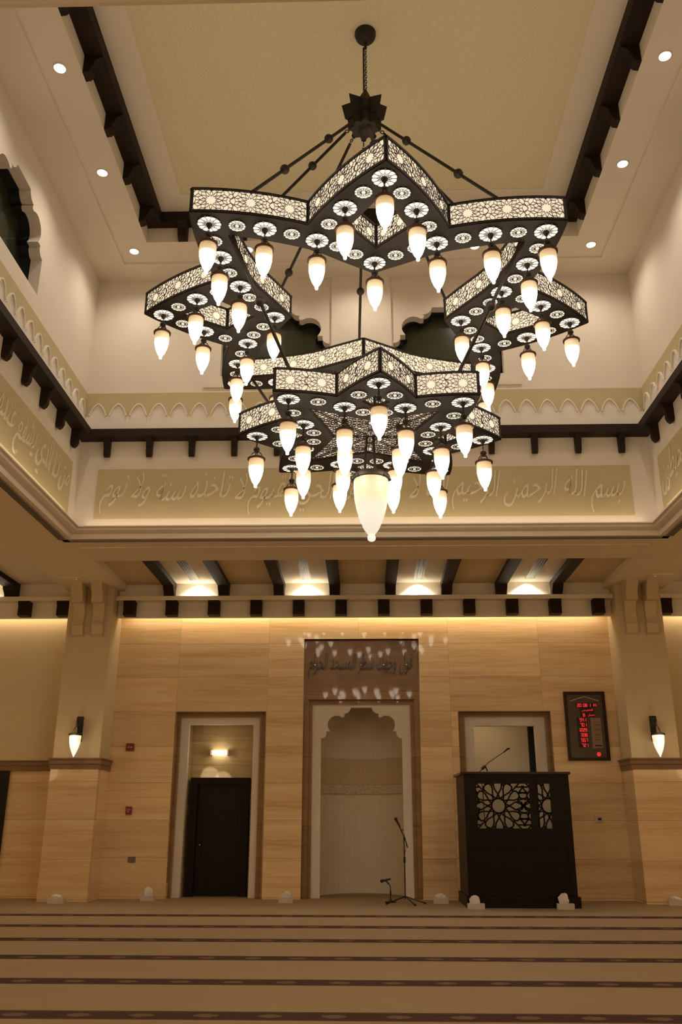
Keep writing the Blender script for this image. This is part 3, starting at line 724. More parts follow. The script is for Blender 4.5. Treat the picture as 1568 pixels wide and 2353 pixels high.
# ------------------------------------------------------------------ microphone stands
t = thing('microphone_stand', 'tall black tripod microphone stand in front of the central niche', 'microphone stand', (0.605, 14.55, 0))
sub('pole', MB().tube([(0.605, 14.55, 0.06), (0.605, 14.55, 0.94)], 0.009).tube([(0.605, 14.55, 0.58), (0.605, 14.55, 0.66)], 0.017), BLKM, t)
sub('boom', MB().tube([(0.655, 14.50, 0.80), (0.615, 14.54, 0.93), (0.525, 14.62, 1.13)], 0.008).ball((0.61, 14.545, 0.93), 0.020).tube([(0.565, 14.58, 1.05), (0.60, 14.56, 1.06)], 0.006), BLKM, t)
sub('cable', MB().tube([(0.56, 14.58, 1.06), (0.60, 14.5, 1.02), (0.635, 14.5, 0.85), (0.62, 14.52, 0.74), (0.606, 14.535, 0.70)], 0.0035, 6), BLKM, t)
sub('microphone_head', MB().tube([(0.545, 14.60, 1.10), (0.49, 14.64, 1.20)], [0.013, 0.017]).ball((0.484, 14.645, 1.215), 0.026), BLKM, t, True)
for k, (dx, dy) in enumerate(((-0.30, -0.20), (0.31, -0.10), (0.13, -0.42))):
    sub('leg', MB().tube([(0.605, 14.55, 0.10), (0.605+dx, 14.55+dy, 0.012)], 0.009).tube([(0.605+dx*0.86, 14.55+dy*0.86, 0.025), (0.605+dx, 14.55+dy, 0.012)], 0.013), BLKM, t)
t = thing('microphone_stand', 'short black desk microphone stand left of the tall tripod stand', 'microphone stand', (0.385, 14.75, 0))
sub('base', MB().lathe([(0.09, 0.0), (0.09, 0.012), (0.02, 0.03), (0.012, 0.05)], 24, (0.385, 14.75, 0)), BLKM, t, True)
sub('pole', MB().tube([(0.385, 14.75, 0.04), (0.385, 14.75, 0.22), (0.36, 14.74, 0.27)], 0.007).tube([(0.385, 14.75, 0.10), (0.385, 14.75, 0.17)], 0.012), BLKM, t)
sub('microphone_head', MB().tube([(0.39, 14.75, 0.335), (0.27, 14.73, 0.31)], [0.012, 0.018]).ball((0.252, 14.727, 0.305), 0.026).tube([(0.36, 14.74, 0.26), (0.31, 14.735, 0.315)], 0.010), BLKM, t, True)

# ------------------------------------------------------------------ tissue boxes
def crumple(m, r, h, seed, lean=0.0):
    rnd = random.Random(seed); n = 16; i = len(m.v); rows = [(0.9, 0.0), (1.05, 0.25), (0.95, 0.6), (0.65, 0.9), (0.2, 1.0)]
    for j, (q, z) in enumerate(rows):
        for k in range(n):
            a = 2*PI*k/n; rr = r*q*(1+0.28*math.sin(a*3+seed)+0.16*rnd.uniform(-1, 1)); m.v.append((rr*math.cos(a)+lean*z, 0.55*rr*math.sin(a), h*z*(1+0.12*rnd.uniform(-1, 1))))
    for j in range(4):
        for k in range(n):
            a = i+j*n+k; b = i+j*n+(k+1) % n; m.f.append((a, b, b+n, a+n)); m.mi.append(0)
    m.f.append(tuple(i+4*n+k for k in range(n))); m.mi.append(0)
    return m
TB = [(-4.70, 14.35, 'on the carpet before the left pillar', 0.0, 0.25, 0.05, 0.0), (-3.42, 14.85, 'on the carpet left of the door niche', 1.0, 0.22, 0.12, 0.0), (-1.23, 14.6, 'on the carpet between the door niche and the central niche', 2.0, 0.22, 0.09, 0.03),
      (1.155, 14.6, 'on the carpet between the central niche and the pulpit', 3.0, 0.23, 0.065, 0.0), (1.58, 13.72, 'at the left foot of the dark pulpit', 4.0, 0.24, 0.10, 0.0), (2.86, 13.74, 'at the right foot of the dark pulpit', 5.0, 0.24, 0.13, 0.0), (4.69, 14.4, 'on the carpet before the right pillar, at the photo edge', 6.0, 0.30, 0.05, -0.05)]
for x, y, wh, sd, wd, hh, ln in TB:
    t = thing('tissue_box', 'white tissue box %s' % wh, 'tissue box', (x, y, 0), 'tissue boxes along the front row', random.uniform(-0.15, 0.15))
    bx = MB().box(-wd/2, wd/2, -0.055, 0.055, 0, 0.075).box(-wd*0.3, wd*0.3, -0.02, 0.02, 0.075, 0.078)
    obj('box', bx, PAPER, t)
    obj('tissue', crumple(MB(), 0.07, hh, sd, ln), TISSUE, t, (-0.01, 0, 0.074), True)

# ------------------------------------------------------------------ wall sconces
for sx, X in ((-1, -4.665), (1, 4.655)):
    t = thing('wall_sconce', 'lit frosted glass sconce on a dark iron arm on the %s pillar' % ('left' if sx < 0 else 'right'), 'wall lamp', (X, 14.6, 2.7), 'pillar sconces')
    sub('bracket', MB().prism([(14.6, 2.40), (14.6, 2.80), (14.56, 2.80), (14.50, 2.765), (14.47, 2.79), (14.455, 2.76), (14.49, 2.70), (14.515, 2.62), (14.53, 2.50), (14.54, 2.42)], lambda u, v, d: (d, u, v), X-0.035, X+0.035), BRONZE, t)
    arm = MB().tube([(X, 14.47, 2.77), (X, 14.36, 2.74), (X, 14.36, 2.62)], 0.006)
    for k in range(3):
        a = 2*PI*k/3+0.6; arm.tube([(X, 14.36, 2.63), (X+0.03*math.cos(a), 14.36+0.03*math.sin(a), 2.60), (X+0.095*math.cos(a), 14.36+0.095*math.sin(a), 2.50)], 0.004, 6)
    arm.lathe([(0.098, 2.475), (0.108, 2.48), (0.108, 2.505), (0.09, 2.512)], 28, (X, 14.36, 0))
    sub('iron_holder', arm, BRONZE, t, True)
    g = MB().lathe([(0.001, 0.0), (0.092, 0.0), (0.094, -0.05), (0.088, -0.12), (0.072, -0.19), (0.048, -0.26), (0.022, -0.315), (0.009, -0.33), (0.014, -0.34), (0.001, -0.352)], 28)
    o = obj('glass_shade', g, SCSH, None, smooth=True); o.parent = t; o.location = (0, -0.24, -0.205)
    light('sconce_light', 'POINT', (X+0.0, 14.36-0.16, 2.42), 3.2, (1.0, 0.78, 0.5), shadow_soft_size=0.08)

# ------------------------------------------------------------------ small wall devices
t = thing('fire_alarm_sounder', 'red fire alarm sounder with two white strobe lenses on the marble wall', 'fire alarm', (-3.975, 15.2, 2.36))
obj('body', MB().prism([(-0.06, -0.06), (0.06, -0.06), (0.066, -0.045), (0.066, 0.05), (0.05, 0.062), (-0.05, 0.062), (-0.066, 0.05), (-0.066, -0.045)], XZ, -0.045, 0), REDP, t)
obj('lens', MB().ball((-0.025, -0.046, -0.005), 0.017, 12, 0, 0.55).ball((0.025, -0.046, -0.005), 0.017, 12, 0, 0.55), PAPER, t)
t = thing('fire_alarm_call_point', 'small red fire alarm call point with a white mark on the marble wall', 'fire alarm', (-3.915, 15.2, 1.34))
obj('body', MB().box(-0.048, 0.048, -0.035, 0, -0.06, 0.06).box(-0.06, 0.04, -0.02, 0, 0.045, 0.065), REDP, t)
obj('mark', MB().box(-0.03, 0.03, -0.038, -0.035, 0.018, 0.026).box(-0.03, -0.012, -0.038, -0.035, -0.012, 0.0).box(-0.005, 0.003, -0.038, -0.035, -0.032, 0.018).box(0.01, 0.028, -0.038, -0.035, 0.002, 0.008), PAPER, t)
t = thing('socket_plate', 'grey metal socket plate low on the marble wall left of the door niche', 'socket plate', (-3.81, 15.2, 0.585))
obj('plate', MB().box(-0.062, 0.062, -0.012, 0, -0.045, 0.045), GREYP, t)
obj('button', MB().box(-0.045, -0.005, -0.016, -0.012, -0.025, 0.025).box(0.005, 0.045, -0.016, -0.012, -0.025, 0.025), GREYP, t)
t = thing('thermostat', 'small white thermostat with dark screen on the marble wall right of the pulpit', 'thermostat', (3.815, 15.2, 1.215))
obj('body', MB().box(-0.068, 0.068, -0.022, 0, -0.045, 0.05), PAPER, t)
obj('screen', MB().box(-0.022, 0.035, -0.025, -0.022, -0.015, 0.025), BLACK, t)
for x, y, nm in ((-4.88, 14.0, 'left'), (4.87, 14.0, 'right')):
    t = thing('ceiling_sensor', 'small pale sensor under the soffit before the %s pillar' % nm, 'sensor', (x, y, 5.0), 'soffit sensors')
    obj('plate', MB().box(-0.17, 0.17, -0.10, 0.10, -0.02, 0.0), SOFF, t)
    obj('lens', MB().lathe([(0.001, -0.045), (0.02, -0.04), (0.025, -0.02)], 14, (0.09*(-1 if x < 0 else 1)*-1, -0.02, 0)), METAL, t, smooth=True)
t = thing('dome_camera', 'small dark dome camera on the soffit at the right photo edge', 'camera', (4.80, 12.05, 5.0))
obj('mount', MB().lathe([(0.001, -0.02), (0.06, -0.02), (0.065, 0.0)], 20), FINM, t, smooth=True)
obj('dome', MB().lathe([(0.001, -0.06), (0.02, -0.055), (0.038, -0.035), (0.042, -0.02)], 20), BLACK, t, smooth=True)

# ------------------------------------------------------------------ prayer time board
t = thing('prayer_time_board', 'dark framed digital board with red numerals on the right of the marble wall', 'display board', (3.74, 15.2, 2.705))
W2, H2 = 0.345, 0.565
fr = holed(rect(-W2, W2, -H2, H2), [rect(-W2+0.045, W2-0.045, -H2+0.045, H2-0.045)], XZ, -0.06, 0.0)
obj('frame', fr, wood('board_frame', (0.022, 0.010, 0.008), (0.045, 0.018, 0.014), 0.3), t)
obj('face', MB().box(-W2+0.04, W2-0.04, -0.03, -0.01, -H2+0.04, H2-0.04), plain('board_face', (0.085, 0.062, 0.045), 0.22), t)
pn = MB().box(-0.15, 0.20, -0.034, -0.03, 0.30, 0.375).box(-0.09, 0.155, -0.034, -0.03, 0.215, 0.30).box(-0.09, 0.155, -0.034, -0.03, 0.14, 0.21)
for k in range(6): pn.box(-0.155, 0.02, -0.034, -0.03, 0.06-0.083*k, 0.134-0.083*k)
obj('display_window', pn, plain('display_black', (0.015, 0.002, 0.003), 0.2), t)
obj('list_plate', MB().box(0.075, 0.245, -0.036, -0.03, -0.37, 0.13), plain('list_tan', (0.30, 0.20, 0.13), 0.5), t)
ln_ = MB()
for k in range(4): ln_.box(0.12, 0.225, -0.038, -0.036, 0.012-0.082*k, 0.019-0.082*k)
ln_.box(0.115, 0.235, -0.038, -0.036, -0.335, -0.315)
obj('printed_line', ln_, BLACK, t)
ro = MB()
for s in (-1, 1): ro.strap((s*0.24, 0.41), (0.0, 0.485), 0.008, XZ, -0.034, -0.03)
obj('silver_gable', ro, METAL, t)
SEG = {'0': 'abcdef', '1': 'bc', '2': 'abged', '3': 'abgcd', '4': 'fgbc', '5': 'afgcd', '6': 'afgedc', '7': 'abc', '8': 'abcdefg', '9': 'abcdfg', '-': 'g'}
def digits(m, s, x0, z0, w_, h, wd=0.008, gap=1.45):
    x = x0
    for ch in s:
        if ch in SEG:
            P = {'a': ((x, z0+h), (x+w_, z0+h)), 'b': ((x+w_, z0+h), (x+w_, z0+h/2)), 'c': ((x+w_, z0+h/2), (x+w_, z0)), 'd': ((x, z0), (x+w_, z0)), 'e': ((x, z0), (x, z0+h/2)), 'f': ((x, z0+h/2), (x, z0+h)), 'g': ((x, z0+h/2), (x+w_, z0+h/2))}
            for k in SEG[ch]: m.strap(P[k][0], P[k][1], wd, XZ, -0.038, -0.034)
        elif ch == ':': m.box(x+w_*0.4, x+w_*0.7, -0.038, -0.034, z0+h*0.25, z0+h*0.4).box(x+w_*0.4, x+w_*0.7, -0.038, -0.034, z0+h*0.6, z0+h*0.75)
        x += w_*gap
    return m
dg = MB()
digits(dg, '20', -0.125, 0.315, 0.026, 0.045); digits(dg, '08', -0.025, 0.315, 0.026, 0.045); digits(dg, '1', 0.075, 0.315, 0.02, 0.045); digits(dg, '14', 0.125, 0.315, 0.026, 0.045)
digits(dg, '8', -0.04, 0.152, 0.026, 0.045)
for k, s in enumerate([' 541', ' 701', '1229', ' 338', ' 557', ' 721']): digits(dg, s, -0.14, 0.072-0.083*k, 0.026, 0.048)
obj('red_numeral', dg, REDLED, t)
for s, wx, hz, x, z in (('الخميس', 0.19, 0.05, 0.035, 0.258), ('شعبان', 0.11, 0.045, 0.095, 0.175)):
    link('red_lettering', text_mesh('red_lettering', shape_ar(s), wx, hz, 0.004, REDLED), t, M=Matrix.Translation((x, -0.037, z)) @ FACE)
obj('round_indicator', MB().torus((0.165, -0.032, -0.465), 0.026, 0.008, None, 20, 6).torus((0.165, -0.032, -0.465), 0.010, 0.005, None, 12, 6), REDLED, t)

# ================================================================== CHANDELIER
CX, CY, CZ = 0.066, 7.70, 9.80
ch = thing('chandelier', 'huge two-tier dark bronze star chandelier with lit pierced panels and acorn glass lamps', 'chandelier', (CX, CY, CZ))
PHI = rad(3.4)
def rosette(cu, cv, R):
    """line segments of one twelve-petal rosette with its outer mesh"""
    S = []
    def P(r, a): return (cu+r*R*math.cos(a), cv+r*R*math.sin(a))
    for k in range(12):
        a = 2*PI*k/12; h = PI/12
        pts = [P(0.27, a-h*0.0), P(0.36, a-h*0.72), P(0.50, a-h*0.62), P(0.62, a)]
        S += list(zip(pts, pts[1:]))
        pts = [P(0.27, a), P(0.36, a+h*0.72), P(0.50, a+h*0.62), P(0.62, a)]
        S += list(zip(pts, pts[1:]))
        S += [(P(0.62, a), P(0.78, a+h)), (P(0.78, a+h), P(0.62, a+2*h)), (P(0.78, a+h), P(0.97, a+h)), (P(0.62, a), P(0.86, a)), (P(0.86, a), P(0.97, a+h)), (P(0.86, a), P(0.97, a-h)), (P(0.97, a+h), P(1.13, a+h*1.55)), (P(0.97, a+h), P(1.13, a+h*0.45)), (P(1.13, a+h*1.55), P(1.13, a+h*2.45)), (P(1.13, a+h*1.55), P(1.55, a+h*1.42)), (P(1.13, a+h*0.45), P(1.55, a+h*0.58))]
    return S
def curve_eval(cv):
    """arc length parametrisation of a plan polyline"""
    L = [0]
    for a, b in zip(cv, cv[1:]): L.append(L[-1]+math.hypot(b[0]-a[0], b[1]-a[1]))
    def ev(u):
        u = max(0, min(L[-1], u))
        for i in range(len(cv)-1):
            if u <= L[i+1]+1e-9:
                t = (u-L[i])/(L[i+1]-L[i]); d = ((cv[i+1][0]-cv[i][0])/(L[i+1]-L[i]), (cv[i+1][1]-cv[i][1])/(L[i+1]-L[i]))
                return (cv[i][0]+(cv[i+1][0]-cv[i][0])*t, cv[i][1]+(cv[i+1][1]-cv[i][1])*t), d
    return L[-1], ev
def bow(p, q, b, n=8):
    dx, dy = q[0]-p[0], q[1]-p[1]; L = math.hypot(dx, dy); nx, ny = -dy/L, dx/L
    return [(p[0]+dx*t+nx*b*4*t*(1-t), p[1]+dy*t+ny*b*4*t*(1-t)) for t in [k/n for k in range(n+1)]]
def panel_meshes(name, cv, z0, z1, nros, side):
    """cv: plan curve (base frame); side: +1 if the visible face lies to the left of the curve direction"""
    L, ev = curve_eval(cv)
    def mp(u, v, d):
        (x, y), (dx, dy) = ev(u); return (x-dy*side*d, y+dx*side*d, v)
    m = MB(); H = z1-z0; bar = 0.013; N_ = max(2, len(cv)-1)
    def strip(u0, u1, v0, v1, d0, d1, n):
        for k in range(n): m.prism([(u0+(u1-u0)*k/n, v0), (u0+(u1-u0)*(k+1)/n, v0), (u0+(u1-u0)*(k+1)/n, v1), (u0+(u1-u0)*k/n, v1)], mp, d0, d1)
    strip(0, L, z0, z0+bar*1.4, -0.006, 0.012, N_); strip(0, L, z1-bar*1.3, z1, -0.006, 0.014, N_)
    strip(0, bar*1.4, z0, z1, -0.006, 0.010, 1); strip(L-bar*1.4, L, z0, z1, -0.006, 0.010, 1)
    R = H*0.62
    for k in range(nros):
        cu = L*(k+0.5)/nros; hw = L/nros/2
        for p, q in rosette(cu, (z0+z1)/2, R):
            r = clip(p, q, max(0.01, cu-hw), min(L-0.01, cu+hw), z0+0.012, z1-0.012)
            if r: m.strap(r[0], r[1], 0.0035, mp, -0.001, 0.004)
        for s in (-1, 1):      # joining bars between rosettes
            xx = cu+s*hw
            if 0.02 < xx < L-0.02:
                for p, q in (((xx, z0+0.01), (xx-0.02, z0+H*0.3)), ((xx-0.02, z0+H*0.3), (xx+0.012, z0+H*0.5)), ((xx+0.012, z0+H*0.5), (xx-0.02, z0+H*0.7)), ((xx-0.02, z0+H*0.7), (xx, z1-0.01))):
                    m.strap(p, q, 0.0045, mp, -0.001, 0.004)
    g = MB(); n = N_
    for k in range(n):
        a, b = L*k/n, L*(k+1)/n
        g.quad(mp(a, z0+0.004, -0.004), mp(b, z0+0.004, -0.004), mp(b, z1-0.004, -0.004), mp(a, z1-0.004, -0.004))
        g.quad(mp(a, z0+0.004, -0.009), mp(b, z0+0.004, -0.009), mp(b, z1-0.004, -0.009), mp(a, z1-0.004, -0.009))
    return m.mesh(name, BRONZE), g.mesh('glass_panel', PANELG, fix=False)
def B(a, b): return (b, -a)            # local (radial, lateral) -> base frame xy
def cr(pts, n=4):
    """smooth curve through points"""
    out = []
    P = [pts[0]]+pts+[pts[-1]]
    for i in range(1, len(P)-2):
        p0, p1, p2, p3 = P[i-1], P[i], P[i+1], P[i+2]
        for k in range(n):
            t = k/n; out.append(tuple(0.5*((2*p1[j])+(-p0[j]+p2[j])*t+(2*p0[j]-5*p1[j]+4*p2[j]-p3[j])*t*t+(-p0[j]+3*p1[j]-3*p2[j]+p3[j])*t**3) for j in (0, 1)))
    out.append(pts[-1]); return out
def star_tier(prefix, tip, V, inner, kite, zb, zt, bowd, tierM, nros):
    """tip radius, V = valley (a, b), inner = concave star points of one octant from axis to diagonal, kite = opening (near, side, back)"""
    c45, s45 = math.cos(rad(45)), math.sin(rad(45))
    D = (tip*c45, tip*s45)
    A0, Vp, Dp = B(tip, 0), B(*V), B(*D)
    oc = bow(A0, Vp, -bowd), bow(Vp, Dp, -bowd)
    innerc = cr([B(*p) for p in inner])
    # full outlines
    def rot(p, k): a = k*PI/2; return (p[0]*math.cos(a)-p[1]*math.sin(a), p[0]*math.sin(a)+p[1]*math.cos(a))
    def mir(p): return (-p[0], p[1])
    outer = []; inn = []; kites = []
    for k in range(4):
        # from -45 to +45 about axis k
        half = oc[0][:-1]+oc[1]
        seq = [mir(p) for p in reversed(half)][:-1]+half
        outer += [rot(p, k) for p in seq][:-1]
        seq = [mir(p) for p in reversed(innerc)][:-1]+innerc
        inn += [rot(p, k) for p in seq][:-1]
        nr, sd, bk = kite
        kites.append([rot(B(nr, 0), k), rot(B(*sd), k), rot(B(bk, 0), k), rot(B(sd[0], -sd[1]), k)])
    R_ = lambda th: tierM @ Matrix.Rotation(PHI+th, 4, 'Z')
    pm = holed(outer, [inn]+kites, XY, zb-0.006, zb+0.004)
    link('bottom_plate', pm.mesh('bottom_plate', BRONZE), ch, M=R_(0))
    pm = holed(outer, [inn]+kites, XY, zt-0.014, zt-0.008)
    link('top_fill_glow', pm.mesh('top_fill_glow', TOPFILL), ch, M=R_(0))  # added glow plate, unseen from below, lights the ceiling
    # vertical panels
    specs = []
    for s in (1, -1):
        f_ = (lambda c_: c_) if s > 0 else (lambda c_: [mir(p) for p in c_])
        specs.append((f_(oc[0]), -s, nros[0])); specs.append((f_(oc[1]), -s, nros[0]))
        specs.append((f_(innerc), s, nros[1]))
        nr, sd, bk = kite
        specs.append((f_([B(nr, 0), B(*sd)]), s, nros[2])); specs.append((f_([B(*sd), B(bk, 0)]), s, nros[2]))
    for cv, side, nr_ in specs:
        a, g = panel_meshes('lattice_panel', cv, zb, zt, nr_, side)
        for k in range(4):
            o = link('lattice_panel', a, ch, M=R_(k*PI/2)); link('glass_panel', g, o)
    return inn
def medallion_mesh(R, hub):
    m = MB()
    n = 12
    m.lathe([(0.001, 0.0), (R*0.97, 0.0), (R*0.97, 0.001), (0.001, 0.001)], 36, (0, 0, -0.0035), 1)
    mp = XY; w_ = 0.0026 if hub else 0.0018
    def P(r, a): return (r*R*math.cos(a), r*R*math.sin(a))
    r0, r1 = (0.27, 0.60) if hub else (0.22, 0.52)
    for k in range(n):
        a = 2*PI*k/n; h = PI/n
        for s in (-1, 1):
            pts = [P(r0, a), P((r0+r1)/2, a+s*h*0.72), P(r1, a)]
            for p, q in zip(pts, pts[1:]): m.strap(p, q, w_, mp, -0.008, -0.003)
        m.strap(P(r1, a), P(0.98, a), w_, mp, -0.008, -0.003)
        if not hub:
            m.strap(P(r1, a), P(0.74, a+h), w_*0.8, mp, -0.008, -0.003); m.strap(P(0.74, a+h), P(r1, a+2*h), w_*0.8, mp, -0.008, -0.003)
        for j in range(3):      # scalloped rim
            t0, t1 = -1+2*j/3, -1+2*(j+1)/3
            m.strap(P(0.93+0.06*(1-t0*t0), a+h+h*t0), P(0.93+0.06*(1-t1*t1), a+h+h*t1), w_*1.5, mp, -0.008, 0.0)
    if hub: m.lathe([(0.026, -0.004), (0.029, -0.010), (0.026, -0.022), (0.011, -0.048), (0.004, -0.055)], 16)
    return m.mesh('medallion', [BRONZE, MEDG])
MED_B, MED_S = medallion_mesh(0.105, True), medallion_mesh(0.075, False)
def pendant_meshes(drop):
    """origin at the underside plate; glass collar at -drop"""
    m = MB()
    m.tube([(0, 0, -0.05), (0, 0, -drop+0.115)], 0.0032, 6)
    for k in range(3): m.torus((0, 0, -drop+0.135+0.022*k), 0.009, 0.0025, Matrix.Rotation(PI/2*(k % 2), 3, 'Z'), 10, 5, 0, 1.4)
    m.lathe([(0.004, 0.125), (0.022, 0.12), (0.030, 0.108), (0.030, 0.095), (0.018, 0.088), (0.016, 0.07)], 18, (0, 0, -drop))
    for k in range(4):
        a = PI/4+PI/2*k; m.tube([(0.014*math.cos(a), 0.014*math.sin(a), -drop+0.085), (0.040*math.cos(a), 0.040*math.sin(a), -drop+0.062), (0.072*math.cos(a), 0.072*math.sin(a), -drop+0.006)], 0.0045, 6)
    cap = MB().lathe([(0.070, -0.006), (0.084, -0.004), (0.086, 0.010), (0.078, 0.016), (0.050, 0.040), (0.030, 0.052)], 26, (0, 0, -drop))
    m2 = MB(); m2.v = m.v[:]; m2.f = m.f[:]; m2.mi = m.mi[:]
    off = len(m2.v); m2.v += cap.v; m2.f += [tuple(i+off for i in f) for f in cap.f[:26*3]]; m2.mi += [1]*(26*3)
    return m2.mesh('pendant_lamp', [BRONZE, RIMB], True)
GL = MB().lathe([(0.064, 0.004), (0.0705, -0.01), (0.0728, -0.055), (0.069, -0.112), (0.057, -0.168), (0.038, -0.220), (0.018, -0.254), (0.0125, -0.264), (0.0155, -0.274), (0.013, -0.286), (0.001, -0.289)], 26).mesh('glass_shade', SHADE, True)
PD_U, PD_L = pendant_meshes(0.215), pendant_meshes(0.245)
def hang(tierM, zb, r, ang, big, low, lamp=True, med=True):
    th = PHI+rad(ang); p = tierM @ Vector((r*math.sin(th), -r*math.cos(th), zb-0.006))
    if med: link('large_medallion' if big else 'small_medallion', MED_B if big else MED_S, ch, M=Matrix.Translation(p) @ Matrix.Rotation(th, 4, 'Z'))
    if big and lamp:
        o = link('pendant_lamp', PD_L if low else PD_U, ch, M=Matrix.Translation(p) @ Matrix.Rotation(random.uniform(0, 1.5), 4, 'Z'))
        link('glass_shade', GL, o, M=Matrix.Translation((0, 0, -(0.245 if low else 0.215))))
# upper tier (coordinates relative to the canopy root)
UT = Matrix.Identity(4); UB_, UT_ = 6.00-CZ, 6.24-CZ
star_tier('upper', 2.25, (1.455, 0.605), [(0.785, 0), (0.94, 0.27), (1.12, 0.585), (1.245, 1.00), (1.30, 1.30)], (1.887, (1.45, 0.262), 1.150), UB_, UT_, 0.045, UT, (3, 4, 2))
for k in range(4):
    A = 90*k
    hang(UT, UB_, 2.062, A, True, False); hang(UT, UB_, 2.047, A+45, True, False); hang(UT, UB_, 0.945, A, True, False)
    for s in (-1, 1):
        hang(UT, UB_, 1.898, A+s*4.7, False, False); hang(UT, UB_, 1.715, A+s*10, True, False); hang(UT, UB_, 1.542, A+s*16, False, False)
        hang(UT, UB_, 1.358, A+s*22.8, True, False); hang(UT, UB_, 1.530, A+s*29.2, False, False); hang(UT, UB_, 1.702, A+s*35, True, False)
        hang(UT, UB_, 1.875, A+s*40.3, False, False); hang(UT, UB_, 1.085, A+s*9.6, False, False); hang(UT, UB_, 1.228, A+s*16.4, False, False)
# lower tier, very slightly tilted
LT = Matrix.Translation((0.010, 0, 0)) @ Matrix.Translation((0, 0, 4.68-CZ)) @ Matrix.Rotation(-0.017, 4, 'X') @ Matrix.Translation((0, 0, -(4.68-CZ)))
LB_, LT_ = 4.68-CZ, 4.912-CZ
inn = star_tier('lower', 1.266, (0.82, 0.345), [(0.36, 0), (0.425, 0.19), (0.50, 0.36), (0.56, 0.50), (0.60, 0.60)], (0.875, (0.745, 0.125), 0.62), LB_, LT_, 0.02, LT, (2, 2, 1))
for k in range(4):
    A = 90*k
    for q in (0, 45):
        hang(LT, LB_, 1.088, A+q, True, True)
        for s in (-1, 1): hang(LT, LB_, 0.891, A+q+s*10.2, False, True)
    for s in (-1, 1): hang(LT, LB_, 0.697, A+s*23, True, True); hang(LT, LB_, 0.555, A+s*10.4, False, True)
# pierced plate closing the lower tier
gp = holed(inn, [], XY, LB_+0.012, LB_+0.016); PM = LT @ Matrix.Rotation(PHI, 4, 'Z')
o = link('pierced_plate', MB().mesh('x', BRONZE), ch, M=PM)
def inside(x, y, poly):
    r = False; j = len(poly)-1
    for i in range(len(poly)):
        if (poly[i][1] > y) != (poly[j][1] > y) and x < (poly[j][0]-poly[i][0])*(y-poly[i][1])/(poly[j][1]-poly[i][1])+poly[i][0]: r = not r
        j = i
    return r
ml = MB()
for i in range(-4, 5):
    for j in range(-4, 5):
        for p, q in rosette(i*0.29, j*0.29, 0.135):
            if inside((p[0]+q[0])/2, (p[1]+q[1])/2, inn): ml.strap(p, q, 0.0034, XY, LB_+0.004, LB_+0.011)
for k in range(4):
    a = rad(45+90*k); ml.strap((0, 0), (0.84*math.cos(a), 0.84*math.sin(a)), 0.007, XY, LB_+0.002, LB_+0.012)
    ml.strap((0, 0), (0.36*math.cos(a+PI/4), 0.36*math.sin(a+PI/4)), 0.007, XY, LB_+0.002, LB_+0.012)
o.data = ml.mesh('pierced_plate', BRONZE); link('glass_panel', gp.mesh('glass_panel', MESHG), o)
for k in range(4):
    th = PHI+rad(45+90*k); r = 0.36; p = LT @ Vector((r*math.sin(th), -r*math.cos(th), LB_-0.002))
    a = MB().lathe([(0.034, 0.0), (0.036, -0.012), (0.030, -0.03), (0.012, -0.058), (0.004, -0.062)], 16)
    link('ceiling_cup', a.mesh('ceiling_cup', BRONZE, True), ch, M=Matrix.Translation(p))
    hang(LT, LB_, 0.36, 45+90*k, True, True, True, False)
# large centre pendant
bz = 4.235-CZ
m = MB()
for x in (-0.06, 0.045): m.tube([(x*0.6, 0.0, LB_), (x, 0.0, bz+0.05)], 0.012, 8)
m.lathe([(0.15, -0.01), (0.178, 0.0), (0.184, 0.022), (0.176, 0.042), (0.150, 0.062), (0.05, 0.072)], 32, (0, 0, bz))
for k in range(8):
    a = 2*PI*k/8; m.ball((0.178*math.cos(a), 0.178*math.sin(a), bz+0.005), 0.016, 8)
pb = link('centre_pendant', m.mesh('centre_pendant', [BRONZE], True), ch, (0.012, 0, 0))
g = MB().lathe([(0.150, 0.02), (0.163, 0.0), (0.164, -0.08), (0.158, -0.19), (0.138, -0.30), (0.108, -0.40), (0.072, -0.485), (0.042, -0.53), (0.030, -0.542), (0.036, -0.558), (0.039, -0.575), (0.035, -0.592), (0.02, -0.605), (0.001, -0.608)], 32)
link('glass_shade', g.mesh('glass_shade', BIGSH, True), pb, (0, 0, bz))
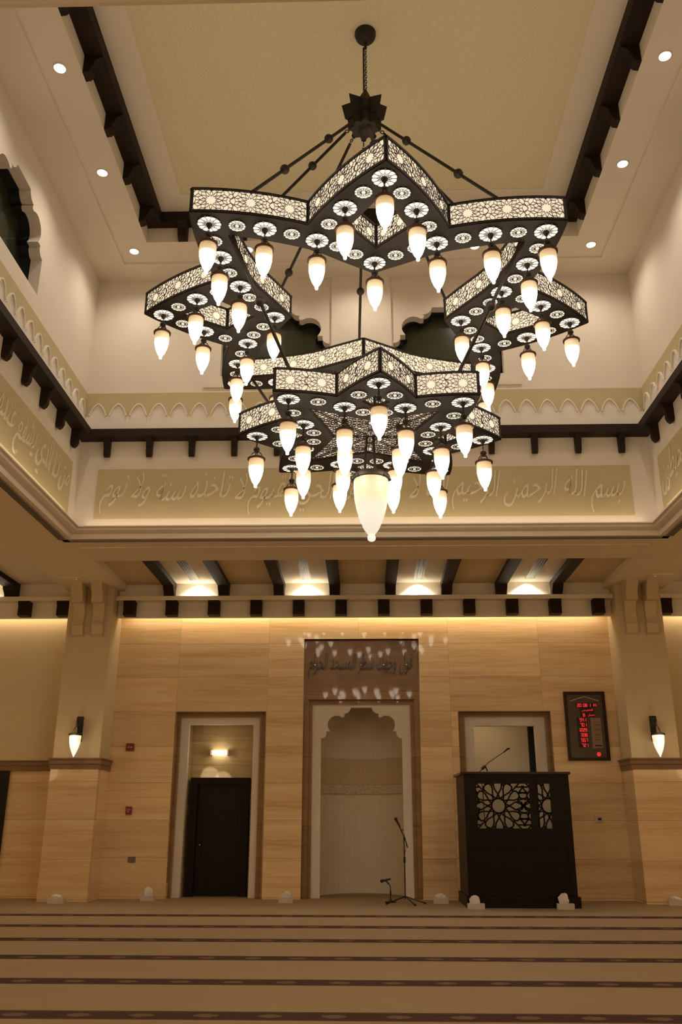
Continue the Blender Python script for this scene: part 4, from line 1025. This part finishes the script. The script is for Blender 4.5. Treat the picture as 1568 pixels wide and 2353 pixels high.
# canopy, chain, hub, rods
obj('canopy', MB().lathe([(0.122, 0.0), (0.124, -0.03), (0.112, -0.07), (0.086, -0.105), (0.05, -0.128), (0.022, -0.137), (0.016, -0.20), (0.02, -0.22), (0.006, -0.23)], 28), BRONZE, ch, (0, 0, 0), True)
m = MB().tube([(-0.012, 0, -0.22), (-0.012, 0, -1.07)], 0.010, 8)
for k in range(21): m.torus((0.012, 0, -0.26-0.038*k), 0.013, 0.004, Matrix.Rotation(PI/2*(k % 2)+0.5, 3, 'Z'), 10, 5, 0, 1.5)
obj('chain', m, BRONZE, ch, (-0.01, 0, 0))
def star2d(R, r, n=8): return [((R if k % 2 == 0 else r)*math.sin(PHI+PI*k/n), -(R if k % 2 == 0 else r)*math.cos(PHI+PI*k/n)) for k in range(2*n)]
HUP = 0.10
hb = MB()
i0 = len(hb.v); S1 = star2d(0.255, 0.15); S0 = star2d(0.215, 0.14)
hb.v += [(x, y, 8.44+HUP-CZ) for x, y in S0]+[(x, y, 8.63+HUP-CZ) for x, y in S1]
n_ = 16; hb.f.append(tuple(range(n_-1, -1, -1))); hb.f.append(tuple(range(n_, 2*n_))); hb.mi += [0, 0]
for k in range(n_): hb.f.append((k, (k+1) % n_, n_+(k+1) % n_, n_+k)); hb.mi.append(0)
hb.prism(star2d(0.185, 0.125), XY, 8.30+HUP-CZ, 8.44+HUP-CZ)
hb.lathe([(0.12, 8.63+HUP-CZ), (0.085, 8.69+HUP-CZ), (0.035, 8.74+HUP-CZ), (0.012, 8.77+HUP-CZ)], 18)
hb.lathe([(0.01, 8.24+HUP-CZ), (0.05, 8.26+HUP-CZ), (0.08, 8.30+HUP-CZ)], 18)
HX = -0.018
obj('hub', hb, BRONZE, ch, (HX, 0, 0))
for k in range(8):
    th = PHI+rad(45*k); rr = 1.87
    h = Vector((HX+0.165*math.sin(th), -0.165*math.cos(th), 8.31+HUP-CZ)); e = Vector((rr*math.sin(th), -rr*math.cos(th), UT_))
    d0 = e-h; m = MB().tube([h+d0*0.03, e], 0.0165, 10)
    m.torus(h+Vector((0, 0, 0.0)), 0.022, 0.007, Matrix.Rotation(th, 3, 'Z'), 12, 6)
    m.torus(h+d0*0.018, 0.020, 0.006, Matrix.Rotation(th+PI/2, 3, 'Z'), 12, 6)
    for tt in (0.24, 0.60): m.ball(h+d0*tt, 0.047, 16)
    obj('suspension_rod', m, BRONZE, ch, smooth=True)
for k in range(4):
    th = PHI+rad(45+90*k)
    a = Vector((1.80*math.sin(th), -1.80*math.cos(th), UB_)); b_ = Vector((1.02*math.sin(th), -1.02*math.cos(th), LT_))
    m = MB().tube([a, b_], 0.0165, 10).ball(a+(b_-a)*0.45, 0.047, 16).tube([a, a+(b_-a)*0.05], 0.026, 10)
    obj('lower_rod', m, BRONZE, ch, smooth=True)
